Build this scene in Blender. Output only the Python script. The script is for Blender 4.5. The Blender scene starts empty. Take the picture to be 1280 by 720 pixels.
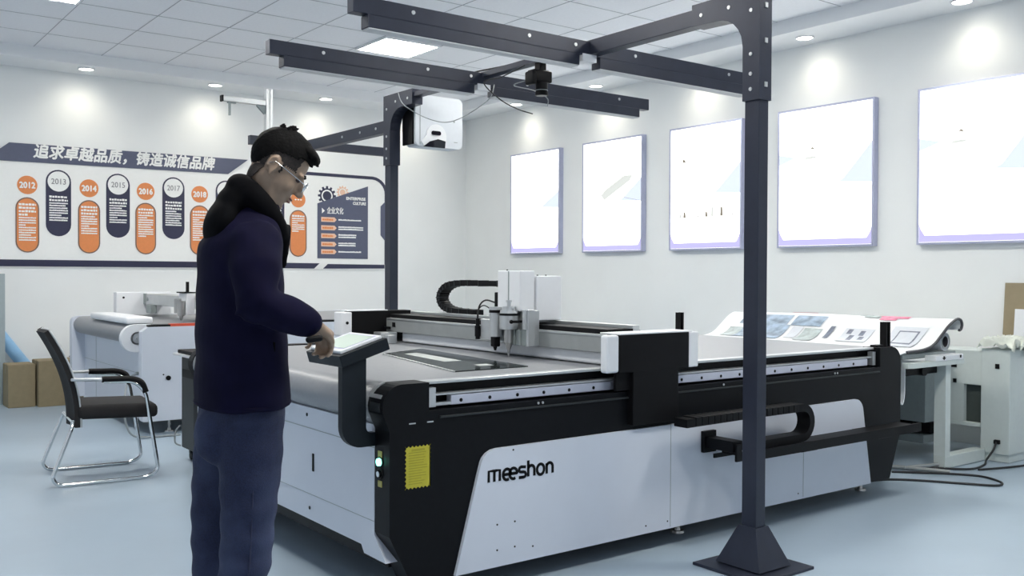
import bpy, bmesh, math, random
from mathutils import Vector, Matrix
random.seed(7)
SC = bpy.context.scene
COL = SC.collection
R = math.radians
PI = math.pi

# ------------------------------------------------------------------ materials
def mat(name, col, rough=.5, metal=0., noise=.0, nscale=30., emit=None, estr=0., alpha=1., spec=.5, bump=0., coat=0.):
    m = bpy.data.materials.new(name); m.use_nodes = True
    nt = m.node_tree; b = nt.nodes['Principled BSDF']
    c = (col[0], col[1], col[2], 1)
    b.inputs['Base Color'].default_value = c
    b.inputs['Roughness'].default_value = rough
    b.inputs['Metallic'].default_value = metal
    b.inputs['Specular IOR Level'].default_value = spec
    b.inputs['Alpha'].default_value = alpha
    b.inputs['Coat Weight'].default_value = coat
    if emit:
        b.inputs['Emission Color'].default_value = (*emit, 1); b.inputs['Emission Strength'].default_value = estr
    if noise or bump:
        tc = nt.nodes.new('ShaderNodeTexCoord'); n = nt.nodes.new('ShaderNodeTexNoise')
        n.inputs['Scale'].default_value = nscale; n.inputs['Detail'].default_value = 4
        nt.links.new(tc.outputs['Object'], n.inputs['Vector'])
        if noise:
            r = nt.nodes.new('ShaderNodeValToRGB')
            r.color_ramp.elements[0].position = .3; r.color_ramp.elements[1].position = .7
            r.color_ramp.elements[0].color = (*[max(0, v*(1-noise)) for v in col], 1)
            r.color_ramp.elements[1].color = (*[min(1, v*(1+noise)) for v in col], 1)
            nt.links.new(n.outputs['Fac'], r.inputs['Fac']); nt.links.new(r.outputs['Color'], b.inputs['Base Color'])
        if bump:
            bp = nt.nodes.new('ShaderNodeBump'); bp.inputs['Strength'].default_value = bump; bp.inputs['Distance'].default_value = .004
            nt.links.new(n.outputs['Fac'], bp.inputs['Height']); nt.links.new(bp.outputs['Normal'], b.inputs['Normal'])
    return m

M = {}
M['wall'] = mat('wall_paint', (.84,.86,.86), .7, noise=.012, nscale=3)
M['soffit'] = mat('soffit_paint', (.84,.86,.88), .7, noise=.01, nscale=4)
M['tile'] = mat('ceiling_tile', (.84,.86,.90), .8, noise=.02, nscale=40)
M['tbar'] = mat('ceiling_joint', (.42,.44,.48), .6, noise=.05)
M['floor'] = mat('epoxy_floor', (.385,.475,.565), .32, noise=.06, nscale=1.2, spec=.45)
M['white'] = mat('white_powder_coat', (.66, .70, .78), .38, noise=.01, nscale=8)
M['white2'] = mat('white_cover_plastic', (.80, .82, .85), .4, noise=.01)
M['black'] = mat('black_powder_coat', (.004,.0045,.006), .42, noise=.15, nscale=60, spec=.16)
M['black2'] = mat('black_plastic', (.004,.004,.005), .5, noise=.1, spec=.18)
M['navysteel'] = mat('dark_blue_grey_steel', (.027,.032,.052), .38, metal=.25, noise=.08, nscale=12)
M['belt'] = mat('grey_felt_belt', (.245,.255,.275), .40, noise=.05, nscale=50, spec=.7)
M['alu'] = mat('anodised_aluminium', (.60, .62, .63), .38, metal=.75, noise=.03, nscale=14)
M['alu_dull'] = mat('dull_aluminium', (.38, .40, .40), .45, metal=.45, noise=.05, nscale=14)
M['steel'] = mat('machined_steel', (.45, .45, .44), .28, metal=.9, noise=.05)
M['chrome'] = mat('chrome', (.75, .77, .78), .10, metal=1., noise=.01)
M['rail'] = mat('linear_rail_steel', (.62, .64, .74), .3, metal=.5, noise=.02)
M['grey'] = mat('light_grey_paint', (.62, .68, .66), .45, noise=.02)
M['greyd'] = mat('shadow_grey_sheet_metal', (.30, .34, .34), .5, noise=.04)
M['glassdark'] = mat('smoked_acrylic', (.025,.033,.034), .08, noise=.03, spec=.7)
M['film'] = mat('pale_patch', (.62, .66, .64), .25, noise=.03)  # pale patches on the dark sheet, the long one a painted reflection
M['yellow'] = mat('yellow_sticker', (.50,.45,.035), .5, noise=.05)
M['yellowd'] = mat('yellow_sticker_print', (.36, .33, .02), .5, noise=.05)
M['olive'] = mat('small_yellow_plate', (.42, .40, .12), .5, noise=.05)
M['green_led'] = mat('green_lit_button', (.1, .8, .6), .3, emit=(.25, 1., .75), estr=2.2)
M['screen'] = mat('touch_screen', (.25,.30,.26), .2, emit=(.60, .70, .62), estr=.42)
M['navy'] = mat('navy_print', (.020, .022, .062), .45, noise=.04)
M['slate'] = mat('slate_print', (.075, .088, .150), .45, noise=.04)
M['orange'] = mat('orange_print', (.74,.25,.08), .5, noise=.03)
M['brown'] = mat('grey_brown_print', (.17, .12, .10), .5, noise=.03)
M['printw'] = mat('white_print', (.86, .87, .86), .5, noise=.01)
M['paleor'] = mat('pale_orange_print', (.80, .52, .38), .5, noise=.02)
M['greyprint'] = mat('grey_print', (.22, .22, .24), .5, noise=.02)
M['card'] = mat('cardboard', (.28, .225, .135), .8, noise=.06, nscale=20)
M['cardd'] = mat('cardboard_tape', (.24, .20, .12), .5, noise=.05)
M['board'] = mat('brown_board', (.30, .245, .155), .7, noise=.05, nscale=12)
M['blue'] = mat('blue_film', (.25, .47, .72), .35, noise=.08, nscale=9)
M['bluegrey'] = mat('blue_grey_panel', (.34, .40, .42), .5, noise=.03)
M['mesh'] = mat('black_mesh_fabric', (.007,.006,.007), .8, noise=.3, nscale=160, bump=.3)
M['panel'] = mat('led_panel', (.9, .9, .9), .5, emit=(1., .97, .90), estr=34.)
M['down'] = mat('downlight_lens', (.9, .9, .9), .5, emit=(1., .95, .85), estr=9.)
M['diff'] = mat('unlit_diffuser', (.62, .64, .66), .5, noise=.02)
M['lbox'] = mat('lightbox_face', (.9, .9, .9), .4, emit=(1., 1., .96), estr=1.25)
M['lav'] = mat('lightbox_lavender_glow', (.05, .05, .06), .5, emit=(.36, .34, .60), estr=1.)  # lavender glow at the box edges, put into a flat colour
M['lblue'] = mat('lightbox_blue_print', (.05, .05, .06), .5, emit=(.50, .56, .69), estr=1.)
M['lgrey'] = mat('lightbox_grey_print', (.05, .05, .05), .5, emit=(.47, .49, .47), estr=1.)
M['ldark'] = mat('lightbox_dark_print', (.03, .03, .03), .5, emit=(.16, .14, .11), estr=1.)
M['border'] = mat('screen_border_plastic', (.36, .36, .58), .4, noise=.02)
M['recess'] = mat('dark_recess', (.06, .075, .07), .6, noise=.05)
M['frame'] = mat('lightbox_frame', (.48, .50, .66), .35, metal=.5, noise=.03)
M['console'] = mat('dark_slate_console', (.010, .014, .019), .45, noise=.08, spec=.2)
M['red'] = mat('red_strip', (.72, .10, .05), .45, noise=.04)
M['banner'] = mat('vinyl_banner', (.80, .82, .83), .4, noise=.01)
M['bdark'] = mat('vinyl_banner_back', (.05, .05, .06), .5, noise=.05)
M['bphoto'] = mat('printed_photo', (.28, .36, .46), .4, noise=.45, nscale=14)
M['bgreen'] = mat('printed_grey_green', (.40, .46, .46), .4, noise=.3, nscale=20)
M['bink'] = mat('printed_ink', (.16, .18, .24), .4, noise=.3, nscale=30)
M['bpale'] = mat('printed_pale_grey', (.62, .65, .70), .4, noise=.04)
M['pink'] = mat('printed_pink', (.80, .22, .34), .4, noise=.35, nscale=22)
M['cloth'] = mat('white_cotton_rag', (.72, .75, .68), .9, noise=.06, nscale=25, bump=.4)
M['skin'] = mat('skin', (.36,.25,.175), .5, noise=.06, nscale=30)
M['lip'] = mat('lips', (.22,.10,.085), .5, noise=.04)
M['eye'] = mat('eye_dark', (.03, .02, .02), .3, noise=.05)
M['hair'] = mat('black_hair', (.004,.0036,.0036), .75, noise=.4, nscale=120, bump=.6, spec=.12)
M['fade'] = mat('short_cropped_hair', (.04,.03,.025), .8, noise=.35, nscale=200)
M['jacket'] = mat('navy_jacket', (.0042,.0034,.021), .85, noise=.15, nscale=14, bump=.25, spec=.15)
M['hood'] = mat('black_fleece_hood', (.003,.003,.004), .9, noise=.2, nscale=30, bump=.3, spec=.1)
M['shoe'] = mat('dark_shoe', (.02, .02, .022), .6, noise=.1)
M['cable'] = mat('black_cable', (.012, .013, .015), .5, noise=.1)
M['gcable'] = mat('grey_cable', (.30, .33, .34), .5, noise=.05)
M['pcgrey'] = mat('dark_grey_cabinet', (.016,.020,.022), .5, noise=.08)
M['projw'] = mat('projector_white', (.66, .70, .75), .4, noise=.015)
M['lens'] = mat('lens_glass', (.01, .01, .015), .05, spec=.8, noise=.05)

def jeans_mat():
    m = mat('denim', (.011, .017, .055), .8, noise=.35, nscale=260, bump=.35)
    nt = m.node_tree; b = nt.nodes['Principled BSDF']
    old = b.inputs['Base Color'].links[0].from_socket
    tc = nt.nodes.new('ShaderNodeTexCoord'); n = nt.nodes.new('ShaderNodeTexNoise')
    n.inputs['Scale'].default_value = 4.; n.inputs['Detail'].default_value = 5
    nt.links.new(tc.outputs['Object'], n.inputs['Vector'])
    r = nt.nodes.new('ShaderNodeValToRGB')
    r.color_ramp.elements[0].position = .42; r.color_ramp.elements[1].position = .72
    r.color_ramp.elements[0].color = (0, 0, 0, 1); r.color_ramp.elements[1].color = (1, 1, 1, 1)
    nt.links.new(n.outputs['Fac'], r.inputs['Fac'])
    mx = nt.nodes.new('ShaderNodeMix'); mx.data_type = 'RGBA'
    nt.links.new(r.outputs['Color'], mx.inputs[0]); nt.links.new(old, mx.inputs[6])
    mx.inputs[7].default_value = (.055, .072, .145, 1)
    nt.links.new(mx.outputs[2], b.inputs['Base Color'])
    return m
M['denim'] = jeans_mat()

# ------------------------------------------------------------------ mesh helpers
WL = {}          # object -> world location
XF = [Matrix()]  # current local->world frame of the builder

def new(name, bm, m, parent=None, smooth=0, kind=None):
    """link one mesh object; bm is in the current frame; origin goes to its own centre"""
    bmesh.ops.transform(bm, matrix=XF[0], verts=bm.verts)
    bmesh.ops.recalc_face_normals(bm, faces=bm.faces)
    lo = Vector((1e9,)*3); hi = -lo
    for v in bm.verts:
        for i in range(3):
            lo[i] = min(lo[i], v.co[i]); hi[i] = max(hi[i], v.co[i])
    c = (lo+hi)/2
    if parent is None: c.z = lo.z
    bmesh.ops.translate(bm, verts=bm.verts, vec=-c)
    me = bpy.data.meshes.new(name)
    if smooth:
        for f in bm.faces: f.smooth = True
    bm.to_mesh(me); bm.free()
    if smooth and smooth < 179: me.set_sharp_from_angle(angle=R(smooth))
    o = bpy.data.objects.new(name, me); COL.objects.link(o)
    me.materials.append(M[m] if isinstance(m, str) else m)
    if parent is not None:
        o.parent = parent; o.location = c-WL[parent]
    else: o.location = c
    WL[o] = c
    if kind: o['kind'] = kind
    return o

def thing(name, label, cat, loc, group=None):
    o = bpy.data.objects.new(name, None); COL.objects.link(o)
    o.empty_display_size = .1
    o.location = loc; WL[o] = Vector(loc); o['label'] = label; o['category'] = cat
    if group: o['group'] = group
    return o

def tag(o, label, cat, group=None):
    o['label'] = label; o['category'] = cat
    if group: o['group'] = group
    return o

def each(name, n, f, m, parent, smooth=0):
    for k in range(n):
        bm = bmesh.new(); f(bm, k); new(name, bm, m, parent, smooth)

def dup(root, loc, label=None):
    r = root.copy(); COL.objects.link(r); r.location = loc; WL[r] = Vector(loc)
    if label: r['label'] = label
    for ch in list(root.children):
        c = ch.copy(); COL.objects.link(c); c.parent = r
        for g in ch.children:
            d = g.copy(); COL.objects.link(d); d.parent = c
    return r

def B(): return bmesh.new()

def box(bm, x0, x1, y0, y1, z0, z1, bev=0., seg=2, mtx=None):
    g = bmesh.ops.create_cube(bm, size=1.)
    vs = g['verts']
    for v in vs:
        v.co = Vector(((x0+x1)/2+v.co.x*(x1-x0), (y0+y1)/2+v.co.y*(y1-y0), (z0+z1)/2+v.co.z*(z1-z0)))
    if bev:
        es = list({e for v in vs for e in v.link_edges})
        r = bmesh.ops.bevel(bm, geom=es, offset=bev, segments=seg, affect='EDGES', profile=.5)
        vs = list({v for f in r['faces'] for v in f.verts} | {v for v in vs if v.is_valid})
    if mtx: bmesh.ops.transform(bm, matrix=mtx, verts=[v for v in vs if v.is_valid])
    return bm

def bx(*a, **k): return box(B(), *a, **k)

def cyl(bm, p0, p1, r0, r1=None, n=20):
    p0 = Vector(p0); p1 = Vector(p1); d = p1-p0
    q = Vector((0, 0, 1)).rotation_difference(d.normalized()).to_matrix().to_4x4()
    bmesh.ops.create_cone(bm, cap_ends=True, segments=n, radius1=r0, radius2=r0 if r1 is None else r1, depth=d.length,
                          matrix=Matrix.Translation((p0+p1)/2) @ q)
    return bm

def ell(bm, c, r, mtx=None, sub=3):
    m = Matrix.Translation(c) @ (mtx or Matrix()) @ Matrix.Diagonal((*r, 1))
    bmesh.ops.create_icosphere(bm, subdivisions=sub, radius=1, matrix=m); return bm

def tube(bm, pts, rad, n=10, closed=False):
    pts = [Vector(p) for p in pts]; N = len(pts); rings = []; up = None
    rads = rad if isinstance(rad, (list, tuple)) else [rad]*N
    for i in range(N):
        if closed: t = pts[(i+1) % N]-pts[i-1]
        else: t = pts[min(i+1, N-1)]-pts[max(i-1, 0)]
        t.normalize()
        if up is None:
            up = Vector((0, 0, 1)) if abs(t.z) < .9 else Vector((1, 0, 0))
        u = (up-t*up.dot(t)).normalized(); w = t.cross(u); up = u
        rings.append([bm.verts.new(pts[i]+(u*math.cos(2*PI*k/n)+w*math.sin(2*PI*k/n))*rads[i]) for k in range(n)])
    for i in range(N if closed else N-1):
        a, b = rings[i], rings[(i+1) % N]
        for k in range(n): bm.faces.new((a[k], a[(k+1) % n], b[(k+1) % n], b[k]))
    if not closed:
        bm.faces.new(rings[0][::-1]); bm.faces.new(rings[-1])
    return bm

def smoothpts(pts, sub=6):
    pts = [Vector(p) for p in pts]; out = []
    for i in range(len(pts)-1):
        p0 = pts[max(i-1, 0)]; p1 = pts[i]; p2 = pts[i+1]; p3 = pts[min(i+2, len(pts)-1)]
        for k in range(sub):
            t = k/sub
            out.append(.5*((2*p1)+(p2-p0)*t+(2*p0-5*p1+4*p2-p3)*t*t+(3*p1-p0-3*p2+p3)*t**3))
    out.append(pts[-1]); return out

def roundpath(pts, r, sub=6):
    """polyline with its corners rounded"""
    pts = [Vector(p) for p in pts]; out = [pts[0]]
    for i in range(1, len(pts)-1):
        a, b, c = pts[i-1], pts[i], pts[i+1]
        d1 = (a-b); d2 = (c-b); rr = min(r, d1.length*.49, d2.length*.49)
        s = b+d1.normalized()*rr; e = b+d2.normalized()*rr
        for k in range(sub+1):
            t = k/sub; out.append(s*(1-t)**2+b*2*t*(1-t)+e*t*t)
    out.append(pts[-1]); return out

def prism(bm, poly, axis, a, b):
    """extrude a 2D polygon; axis 'x': poly=(y,z), 'y': poly=(x,z), 'z': poly=(x,y)"""
    def P(p, t):
        return {'x': (t, p[0], p[1]), 'y': (p[0], t, p[1]), 'z': (p[0], p[1], t)}[axis]
    lo = [bm.verts.new(P(p, a)) for p in poly]; hi = [bm.verts.new(P(p, b)) for p in poly]
    n = len(poly)
    bm.faces.new(lo); bm.faces.new(hi[::-1])
    for i in range(n): bm.faces.new((lo[i], lo[(i+1) % n], hi[(i+1) % n], hi[i]))
    return bm

def arc(cx, cy, r, a0, a1, n=8, ry=None):
    return [(cx+r*math.cos(R(a0+(a1-a0)*i/n)), cy+(ry or r)*math.sin(R(a0+(a1-a0)*i/n))) for i in range(n+1)]

def rr2(x0, x1, z0, z1, r, n=6):
    return arc(x1-r, z1-r, r, 0, 90, n)+arc(x0+r, z1-r, r, 90, 180, n)+arc(x0+r, z0+r, r, 180, 270, n)+arc(x1-r, z0+r, r, 270, 360, n)

def ribbon(bm, pts, w, place, closed=False, th=.002):
    """flat stroke of width w along a 2D path; place(u, v, depth) -> 3D"""
    n = len(pts); L = []; Rr = []
    for i in range(n):
        if closed: p, q = pts[i-1], pts[(i+1) % n]
        else: p, q = pts[max(i-1, 0)], pts[min(i+1, n-1)]
        tx, ty = q[0]-p[0], q[1]-p[1]; l = math.hypot(tx, ty) or 1; nx, ny = -ty/l*w/2, tx/l*w/2
        L.append((pts[i][0]+nx, pts[i][1]+ny)); Rr.append((pts[i][0]-nx, pts[i][1]-ny))
    vs = [[bm.verts.new(place(*q, d)) for q in s] for s in (L, Rr) for d in (0, th)]
    l0, l1, r0, r1 = vs
    for i in range(n if closed else n-1):
        j = (i+1) % n
        for quad in ((l1[i], r1[i], r1[j], l1[j]), (l0[i], l0[j], r0[j], r0[i]), (l0[i], l1[i], l1[j], l0[j]), (r0[i], r0[j], r1[j], r1[i])):
            bm.faces.new(quad)
    if not closed:
        bm.faces.new((l0[0], r0[0], r1[0], l1[0])); bm.faces.new((l0[-1], l1[-1], r1[-1], r0[-1]))
    return bm

def grid(bm, f, nu, nv):
    vs = [[bm.verts.new(f(i/nu, j/nv)) for j in range(nv+1)] for i in range(nu+1)]
    for i in range(nu):
        for j in range(nv): bm.faces.new((vs[i][j], vs[i+1][j], vs[i+1][j+1], vs[i][j+1]))
    return vs

def thicken(bm, th):
    bmesh.ops.recalc_face_normals(bm, faces=bm.faces)
    bmesh.ops.solidify(bm, geom=bm.faces[:], thickness=th)
    return bm

def remesh(bm, vox, smooth=4, fac=.5):
    me = bpy.data.meshes.new('tmp'); bm.to_mesh(me); bm.free()
    o = bpy.data.objects.new('tmp', me); COL.objects.link(o)
    md = o.modifiers.new('r', 'REMESH'); md.mode = 'VOXEL'; md.voxel_size = vox
    if smooth:
        s = o.modifiers.new('s', 'SMOOTH'); s.iterations = smooth; s.factor = fac
    dg = bpy.context.evaluated_depsgraph_get(); dg.update()
    ev = o.evaluated_get(dg); out = bmesh.new(); out.from_mesh(ev.to_mesh())
    ev.to_mesh_clear(); bpy.data.objects.remove(o); bpy.data.meshes.remove(me)
    return out

def text_bm(body, size, bold=0., shear=0., depth=.001, width=None, spacing=1.):
    """text in the XY plane, centred, extruded along Z"""
    cu = bpy.data.curves.new('tmp', 'FONT'); cu.body = body; cu.size = size; cu.align_x = 'CENTER'; cu.align_y = 'CENTER'
    cu.extrude = depth; cu.shear = shear; cu.resolution_u = 3; cu.space_character = spacing
    o = bpy.data.objects.new('tmp', cu); COL.objects.link(o)
    dg = bpy.context.evaluated_depsgraph_get(); dg.update()
    ev = o.evaluated_get(dg); out = bmesh.new(); out.from_mesh(ev.to_mesh()); ev.to_mesh_clear()
    bpy.data.objects.remove(o); bpy.data.curves.remove(cu)
    if bold:
        src = out.copy()
        for i, (dx, dy) in enumerate(((bold, 0), (-bold, 0), (0, bold), (0, -bold))):
            c = src.copy(); bmesh.ops.translate(c, verts=c.verts, vec=(dx, dy, .00025*(i+1)))
            me = bpy.data.meshes.new('tmp'); c.to_mesh(me); c.free(); out.from_mesh(me); bpy.data.meshes.remove(me)
        src.free()
    if width:
        xs = [v.co.x for v in out.verts]; s = width/(max(xs)-min(xs)); c = (max(xs)+min(xs))/2
        for v in out.verts: v.co.x = (v.co.x-c)*s
    return out

def text_on_y(body, x, y, z, **k):
    """text on a wall facing -Y"""
    b = text_bm(body, **k)
    bmesh.ops.transform(b, matrix=Matrix.Translation((x, y, z)) @ Matrix.Rotation(R(90), 4, 'X'), verts=b.verts); return b

def frame_rot(loc, rz): return Matrix.Translation(loc) @ Matrix.Rotation(rz, 4, 'Z')
# ------------------------------------------------------------------ the room
XW, YW, ZC, ZS = 7.56, 11.1, 3.62, 3.50
XL, YF = -4.5, -3.5
new('floor', bx(XL, XW+.2, YF, YW+.2, -.1, 0), 'floor', kind='structure')
new('wall_back', bx(XL, XW+.2, YW, YW+.2, 0, ZC+.1), 'wall', kind='structure')
new('wall_right', bx(XW, XW+.2, YF, YW, 0, ZC+.1), 'wall', kind='structure')
XE, YE, TP = 7.05, 10.57, .645
new('ceiling', bx(XL, XE, YF, YE, ZC, ZC+.1), 'tile', kind='structure')
b = B(); box(b, XL, XW, YE, YW, ZS, ZC+.1); new('trim_1', b, 'soffit', kind='structure')
b = B(); box(b, XE, XW, YF, YE, ZS, ZC+.1); new('trim_2', b, 'soffit', kind='structure')
b = B()
x = XE-.595
while x > XL: box(b, x-.003, x+.003, YF, YE, ZC-.003, ZC+.002); x -= TP
y = YE-TP
while y > YF: box(b, XL, XE, y-.003, y+.003, ZC-.003, ZC+.002); y -= TP
new('trim_3', b, 'tbar', kind='structure')

def panel_light(x, y, label):
    t = thing('ceiling_panel_light', label, 'ceiling light', (x, y, ZC-.022), 'square panel lights set in the ceiling tiles')
    b = B()
    for s in (-1, 1):
        box(b, x+s*.3-.012, x+s*.3+.012, y-.312, y+.312, ZC-.022, ZC-.002)
        box(b, x-.288, x+.288, y+s*.3-.012, y+s*.3+.012, ZC-.022, ZC-.002)
    new('frame', b, 'white2', t)
    new('diffuser', bx(x-.287, x+.287, y-.287, y+.287, ZC-.014, ZC-.004), 'panel', t)
    return t
p0 = panel_light(4.83, 8.31, 'square lit ceiling panel showing between the two dark overhead light bars')
LB = {(1.61, 8.31): 'square lit ceiling panel cut by the top left edge of the photo'}
for x in (1.61, 4.83):
    for y in (8.31, 5.09, 1.87):
        if (x, y) == (4.83, 8.31): continue
        lb = LB.get((x, y), 'square lit ceiling panel out of view above the camera side of the room')
        dup(p0, (x, y, ZC-.022), lb)

def spot(x, y, z, e, col, tgt, size=70):
    l = bpy.data.lights.new('downlight_beam', 'SPOT'); l.energy = e; l.color = col; l.spot_size = R(size); l.spot_blend = 1.
    l.shadow_soft_size = .16
    o = bpy.data.objects.new('downlight_beam', l); COL.objects.link(o); o.location = (x, y, z)
    o.rotation_euler = (Vector(tgt)-Vector((x, y, z))).to_track_quat('-Z', 'Y').to_euler()
dls = [(2.48, 10.76, 'round downlight in the soffit above the title banner, leftmost in view'),
       (3.86, 10.76, 'round downlight in the soffit left of the aluminium pole'),
       (5.24, 10.76, 'round downlight in the soffit above the man\'s hair and left of the back frame column'),
       (7.3, 5.3, 'round downlight in the right soffit beside the dark front frame column'),
       (7.3, 3.85, 'round downlight in the right soffit cut by the top edge of the photo'),
       (6.62, 10.76, 'round downlight in the back soffit beside the far corner, just right of the projector'),
       (7.3, 9.6, 'round downlight in the right soffit above the farthest light box'),
       (7.3, 8.1, 'round downlight in the right soffit above the second farthest light box'),
       (7.3, 6.7, 'round downlight in the right soffit above the middle light box')]
d0 = None
for x, y, lb in dls:
    if d0 is None:
        d0 = thing('downlight', lb, 'ceiling light', (x, y, ZS-.012), 'round downlights in the soffit along the walls')
        b = B(); prev = None
        tube(b, [(x+.075*math.cos(2*PI*k/28), y+.075*math.sin(2*PI*k/28), ZS-.004) for k in range(28)], .008, 6, True)
        new('trim_ring', b, 'white2', d0, 60)
        new('lens', cyl(B(), (x, y, ZS-.008), (x, y, ZS-.001), .068, n=28), 'down', d0)
    else: dup(d0, (x, y, ZS-.012), lb)
    if y > 10.6: spot(x, y, ZS-.03, 8.5, (1, .92, .74), (x, YW, 2.75), 125)
    else: spot(x, y, ZS-.03, 8.5, (1, .92, .74), (XW, y, 2.75), 125)

# ------------------------------------------------------------------ illuminated boxes on the right wall
def lightbox(y0, y1, label, art):
    z0, z1 = 1.61, 2.905; x = XW
    t = thing('light_box', label, 'light box', (x-.03, (y0+y1)/2, z0), 'illuminated picture boxes on the right wall')
    b = B()
    for (a, c, d, e) in ((y0, y0+.018, z0, z1), (y1-.018, y1, z0, z1), (y0+.018, y1-.018, z0, z0+.018), (y0+.018, y1-.018, z1-.018, z1)):
        box(b, x-.065, x-.001, a, c, d, e)
    new('frame', b, 'frame', t)
    f = new('lit_face', bx(x-.058, x-.01, y0+.018, y1-.018, z0+.018, z1-.018), 'lbox', t)
    xf = x-.059
    def pr(name, poly, m): new(name, prism(B(), poly, 'x', xf-.0015, xf), m, f)
    w = y1-y0
    pr('glow_border', [(y0+.02, z0+.02), (y1-.02, z0+.02), (y1-.02, z0+.17), (y1-.035, z0+.13), (y1-.07, z0+.075), (y0+.07, z0+.075), (y0+.035, z0+.13), (y0+.02, z0+.17)], 'lav')  # glow along bottom and lower corners, drawn as a lavender strip
    if art >= 1:
        pr('printed_sweep', [(y0+.02, z0+.56), (y0+.02, z0+.72+.05*art), (y0+.30, z0+.62), (y0+.36, z0+.585)], 'lblue')
    if art == 2:
        pr('printed_machine', [(y0+.16, z0+.86), (y0+.20, z0+.80), (y0+.62, z0+.60), (y0+.68, z0+.66), (y0+.60, z0+.72), (y0+.3, z0+.86)], 'lgrey')
        pr('printed_edge', [(y0+.02, z0+.56), (y0+.30, z0+.615), (y0+.30, z0+.62), (y0+.02, z0+.565)], 'ldark')
    if art == 3:
        for k, (a, h) in enumerate(((.10, .02), (.24, .09), (.36, .10), (.44, .05), (.55, .02), (.74, .06), (.80, .04))):
            pr('printed_product', [(y0+a, z0+.34), (y0+a+.035, z0+.34), (y0+a+.03, z0+.34+h), (y0+a+.008, z0+.34+h)], 'ldark' if k % 2 else 'lgrey')
        pr('printed_mark', [(y0+.74, z0+.92), (y0+.79, z0+.92), (y0+.79, z0+.96), (y0+.76, z0+.95)], 'ldark')
    if art >= 4:
        pr('printed_machine', [(y0+.58, z0+.82), (y0+.72, z0+.815), (y0+.70, z0+.835), (y0+.6, z0+.84)], 'lgrey')
        pr('printed_mark', [(y0+.60, z0+.90), (y0+.66, z0+.91), (y0+.63, z0+.925)], 'ldark')
        pr('printed_sweep', [(y1-.02, z0+.78), (y1-.02, z0+.88), (y1-.2, z0+.84)], 'lblue')
    return t
lightbox(8.975, 9.97, 'glowing light box nearest the back corner, farthest of the five on the right wall', 1)
lightbox(7.55, 8.55, 'glowing light box with a grey slanted machine picture, second from the back corner', 2)
lightbox(6.165, 7.14, 'glowing light box with small dark product prints, partly behind the front frame column', 3)
lightbox(4.72, 5.735, 'glowing light box directly right of the dark front frame column', 4)
lightbox(3.32, 4.32, 'glowing light box cut off by the right edge of the photo', 5)

# ------------------------------------------------------------------ wall board with the company timeline
yb = YW-.014
t = thing('wall_display_board', 'white wall display board with navy title band and orange and navy year capsules', 'display board', (4., YW, 1.40))
board = new('board_panel', prism(B(), [(1.2, 1.40), (6.28, 1.40), (6.28, 2.40)]+arc(6.06, 2.40, .22, 0, 90, 8)+[(4.4, 2.62), (4.13, 2.525), (1.2, 2.50)], 'y', yb, YW-.001), 'printw', t)
def pl(x, z, d): return (x, yb-.0005-d, z)
def flat(name, poly, m, par, d=.004, off=0.): return new(name, prism(B(), poly, 'y', yb-off-d, yb-off), m, par)
band = flat('title_band', [(1.45, 2.505), (4.13, 2.525), (4.375, 2.712), (1.80, 2.70), (1.68, 2.60), (1.45, 2.60)], 'slate', t, .006)
new('title_text', text_on_y('追求卓越品质，铸造诚信品牌', 3.0, yb-.008, 2.62, size=.16, bold=.0055, shear=.18, depth=.001, width=1.95), 'printw', band)
b = B(); ribbon(b, [(4.62, 2.602), (6.06, 2.602)]+[(6.06+.21*math.cos(a), 2.40+.202*math.sin(a)) for a in [R(85-85*k/8) for k in range(9)]]+[(6.27, 1.47)], .04, pl, th=.004)
new('border_line', b, 'navy', t)
b = B(); prism(b, [(1.2, 1.41), (5.24, 1.411), (5.315, 1.478), (1.2, 1.482)], 'y', yb-.005, yb)
new('border_strip', b, 'navy', t)
flat('border_strip', [(5.363, 1.411), (6.25, 1.418), (6.25, 1.467), (5.43, 1.47)], 'navy', t, .005)
flat('border_notch', [(6.19, 2.237), (6.262, 2.305), (6.262, 1.775), (6.19, 1.857)], 'slate', t, .006)

def rows(par, x0, x1, z, n, h, gap, m, first_bold=0, seed=1, y_off=.005):
    """illegible small print: rows of small blocks"""
    rnd = random.Random(seed); bm = B()
    for k in range(n):
        hh = h*1.5 if k < first_bold else h
        xe = x1 if k % 4 != 3 else x0+(x1-x0)*rnd.uniform(.4, .9)
        xx = x0
        while xx < xe-.005:
            w = min(rnd.uniform(.8, 1.25)*hh, xe-xx)
            box(bm, xx, xx+w, yb-y_off-.0015, yb-y_off, z-hh, z-rnd.uniform(0, hh*.25)); xx += w+hh*(.22 if k < first_bold else .1)
        z -= hh+gap*(1.2 if k < first_bold else 1)
    return new('small_print', bm, m, par)

def capsule(x, z0, z1, w): return arc(x, z1-w/2, w/2, 0, 180, 12)+arc(x, z0+w/2, w/2, 180, 360, 12)
for i, (x, yr) in enumerate(((1.97, '2012'), (2.58, '2014'), (3.18, '2016'), (3.792, '2018'), (4.41, ''), (5.024, '···'))):
    c = flat('year_disc', arc(x, 2.267, .097, 0, 360, 28)[:-1], 'orange', t, .004)
    if yr: new('year_text', text_on_y(yr, x, yb-.006, 2.262, size=.088, bold=.004, depth=.001, width=.155 if yr[0] == '2' else .10), 'printw', c)
    p = flat('story_capsule', capsule(x, 1.556, 2.138, .226), 'orange', t, .004)
    b = B(); ribbon(b, capsule(x, 1.562, 2.132, .214), .012, lambda u, v, d: (u, yb-.004-d, v), True); new('outline', b, 'brown', p)
    rows(p, x-.082, x+.082, 2.075, [14, 11, 12, 13, 10, 8][i], .016, .010, 'printw', [4, 3, 2, 2, 2, 1][i], 10+i)
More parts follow.
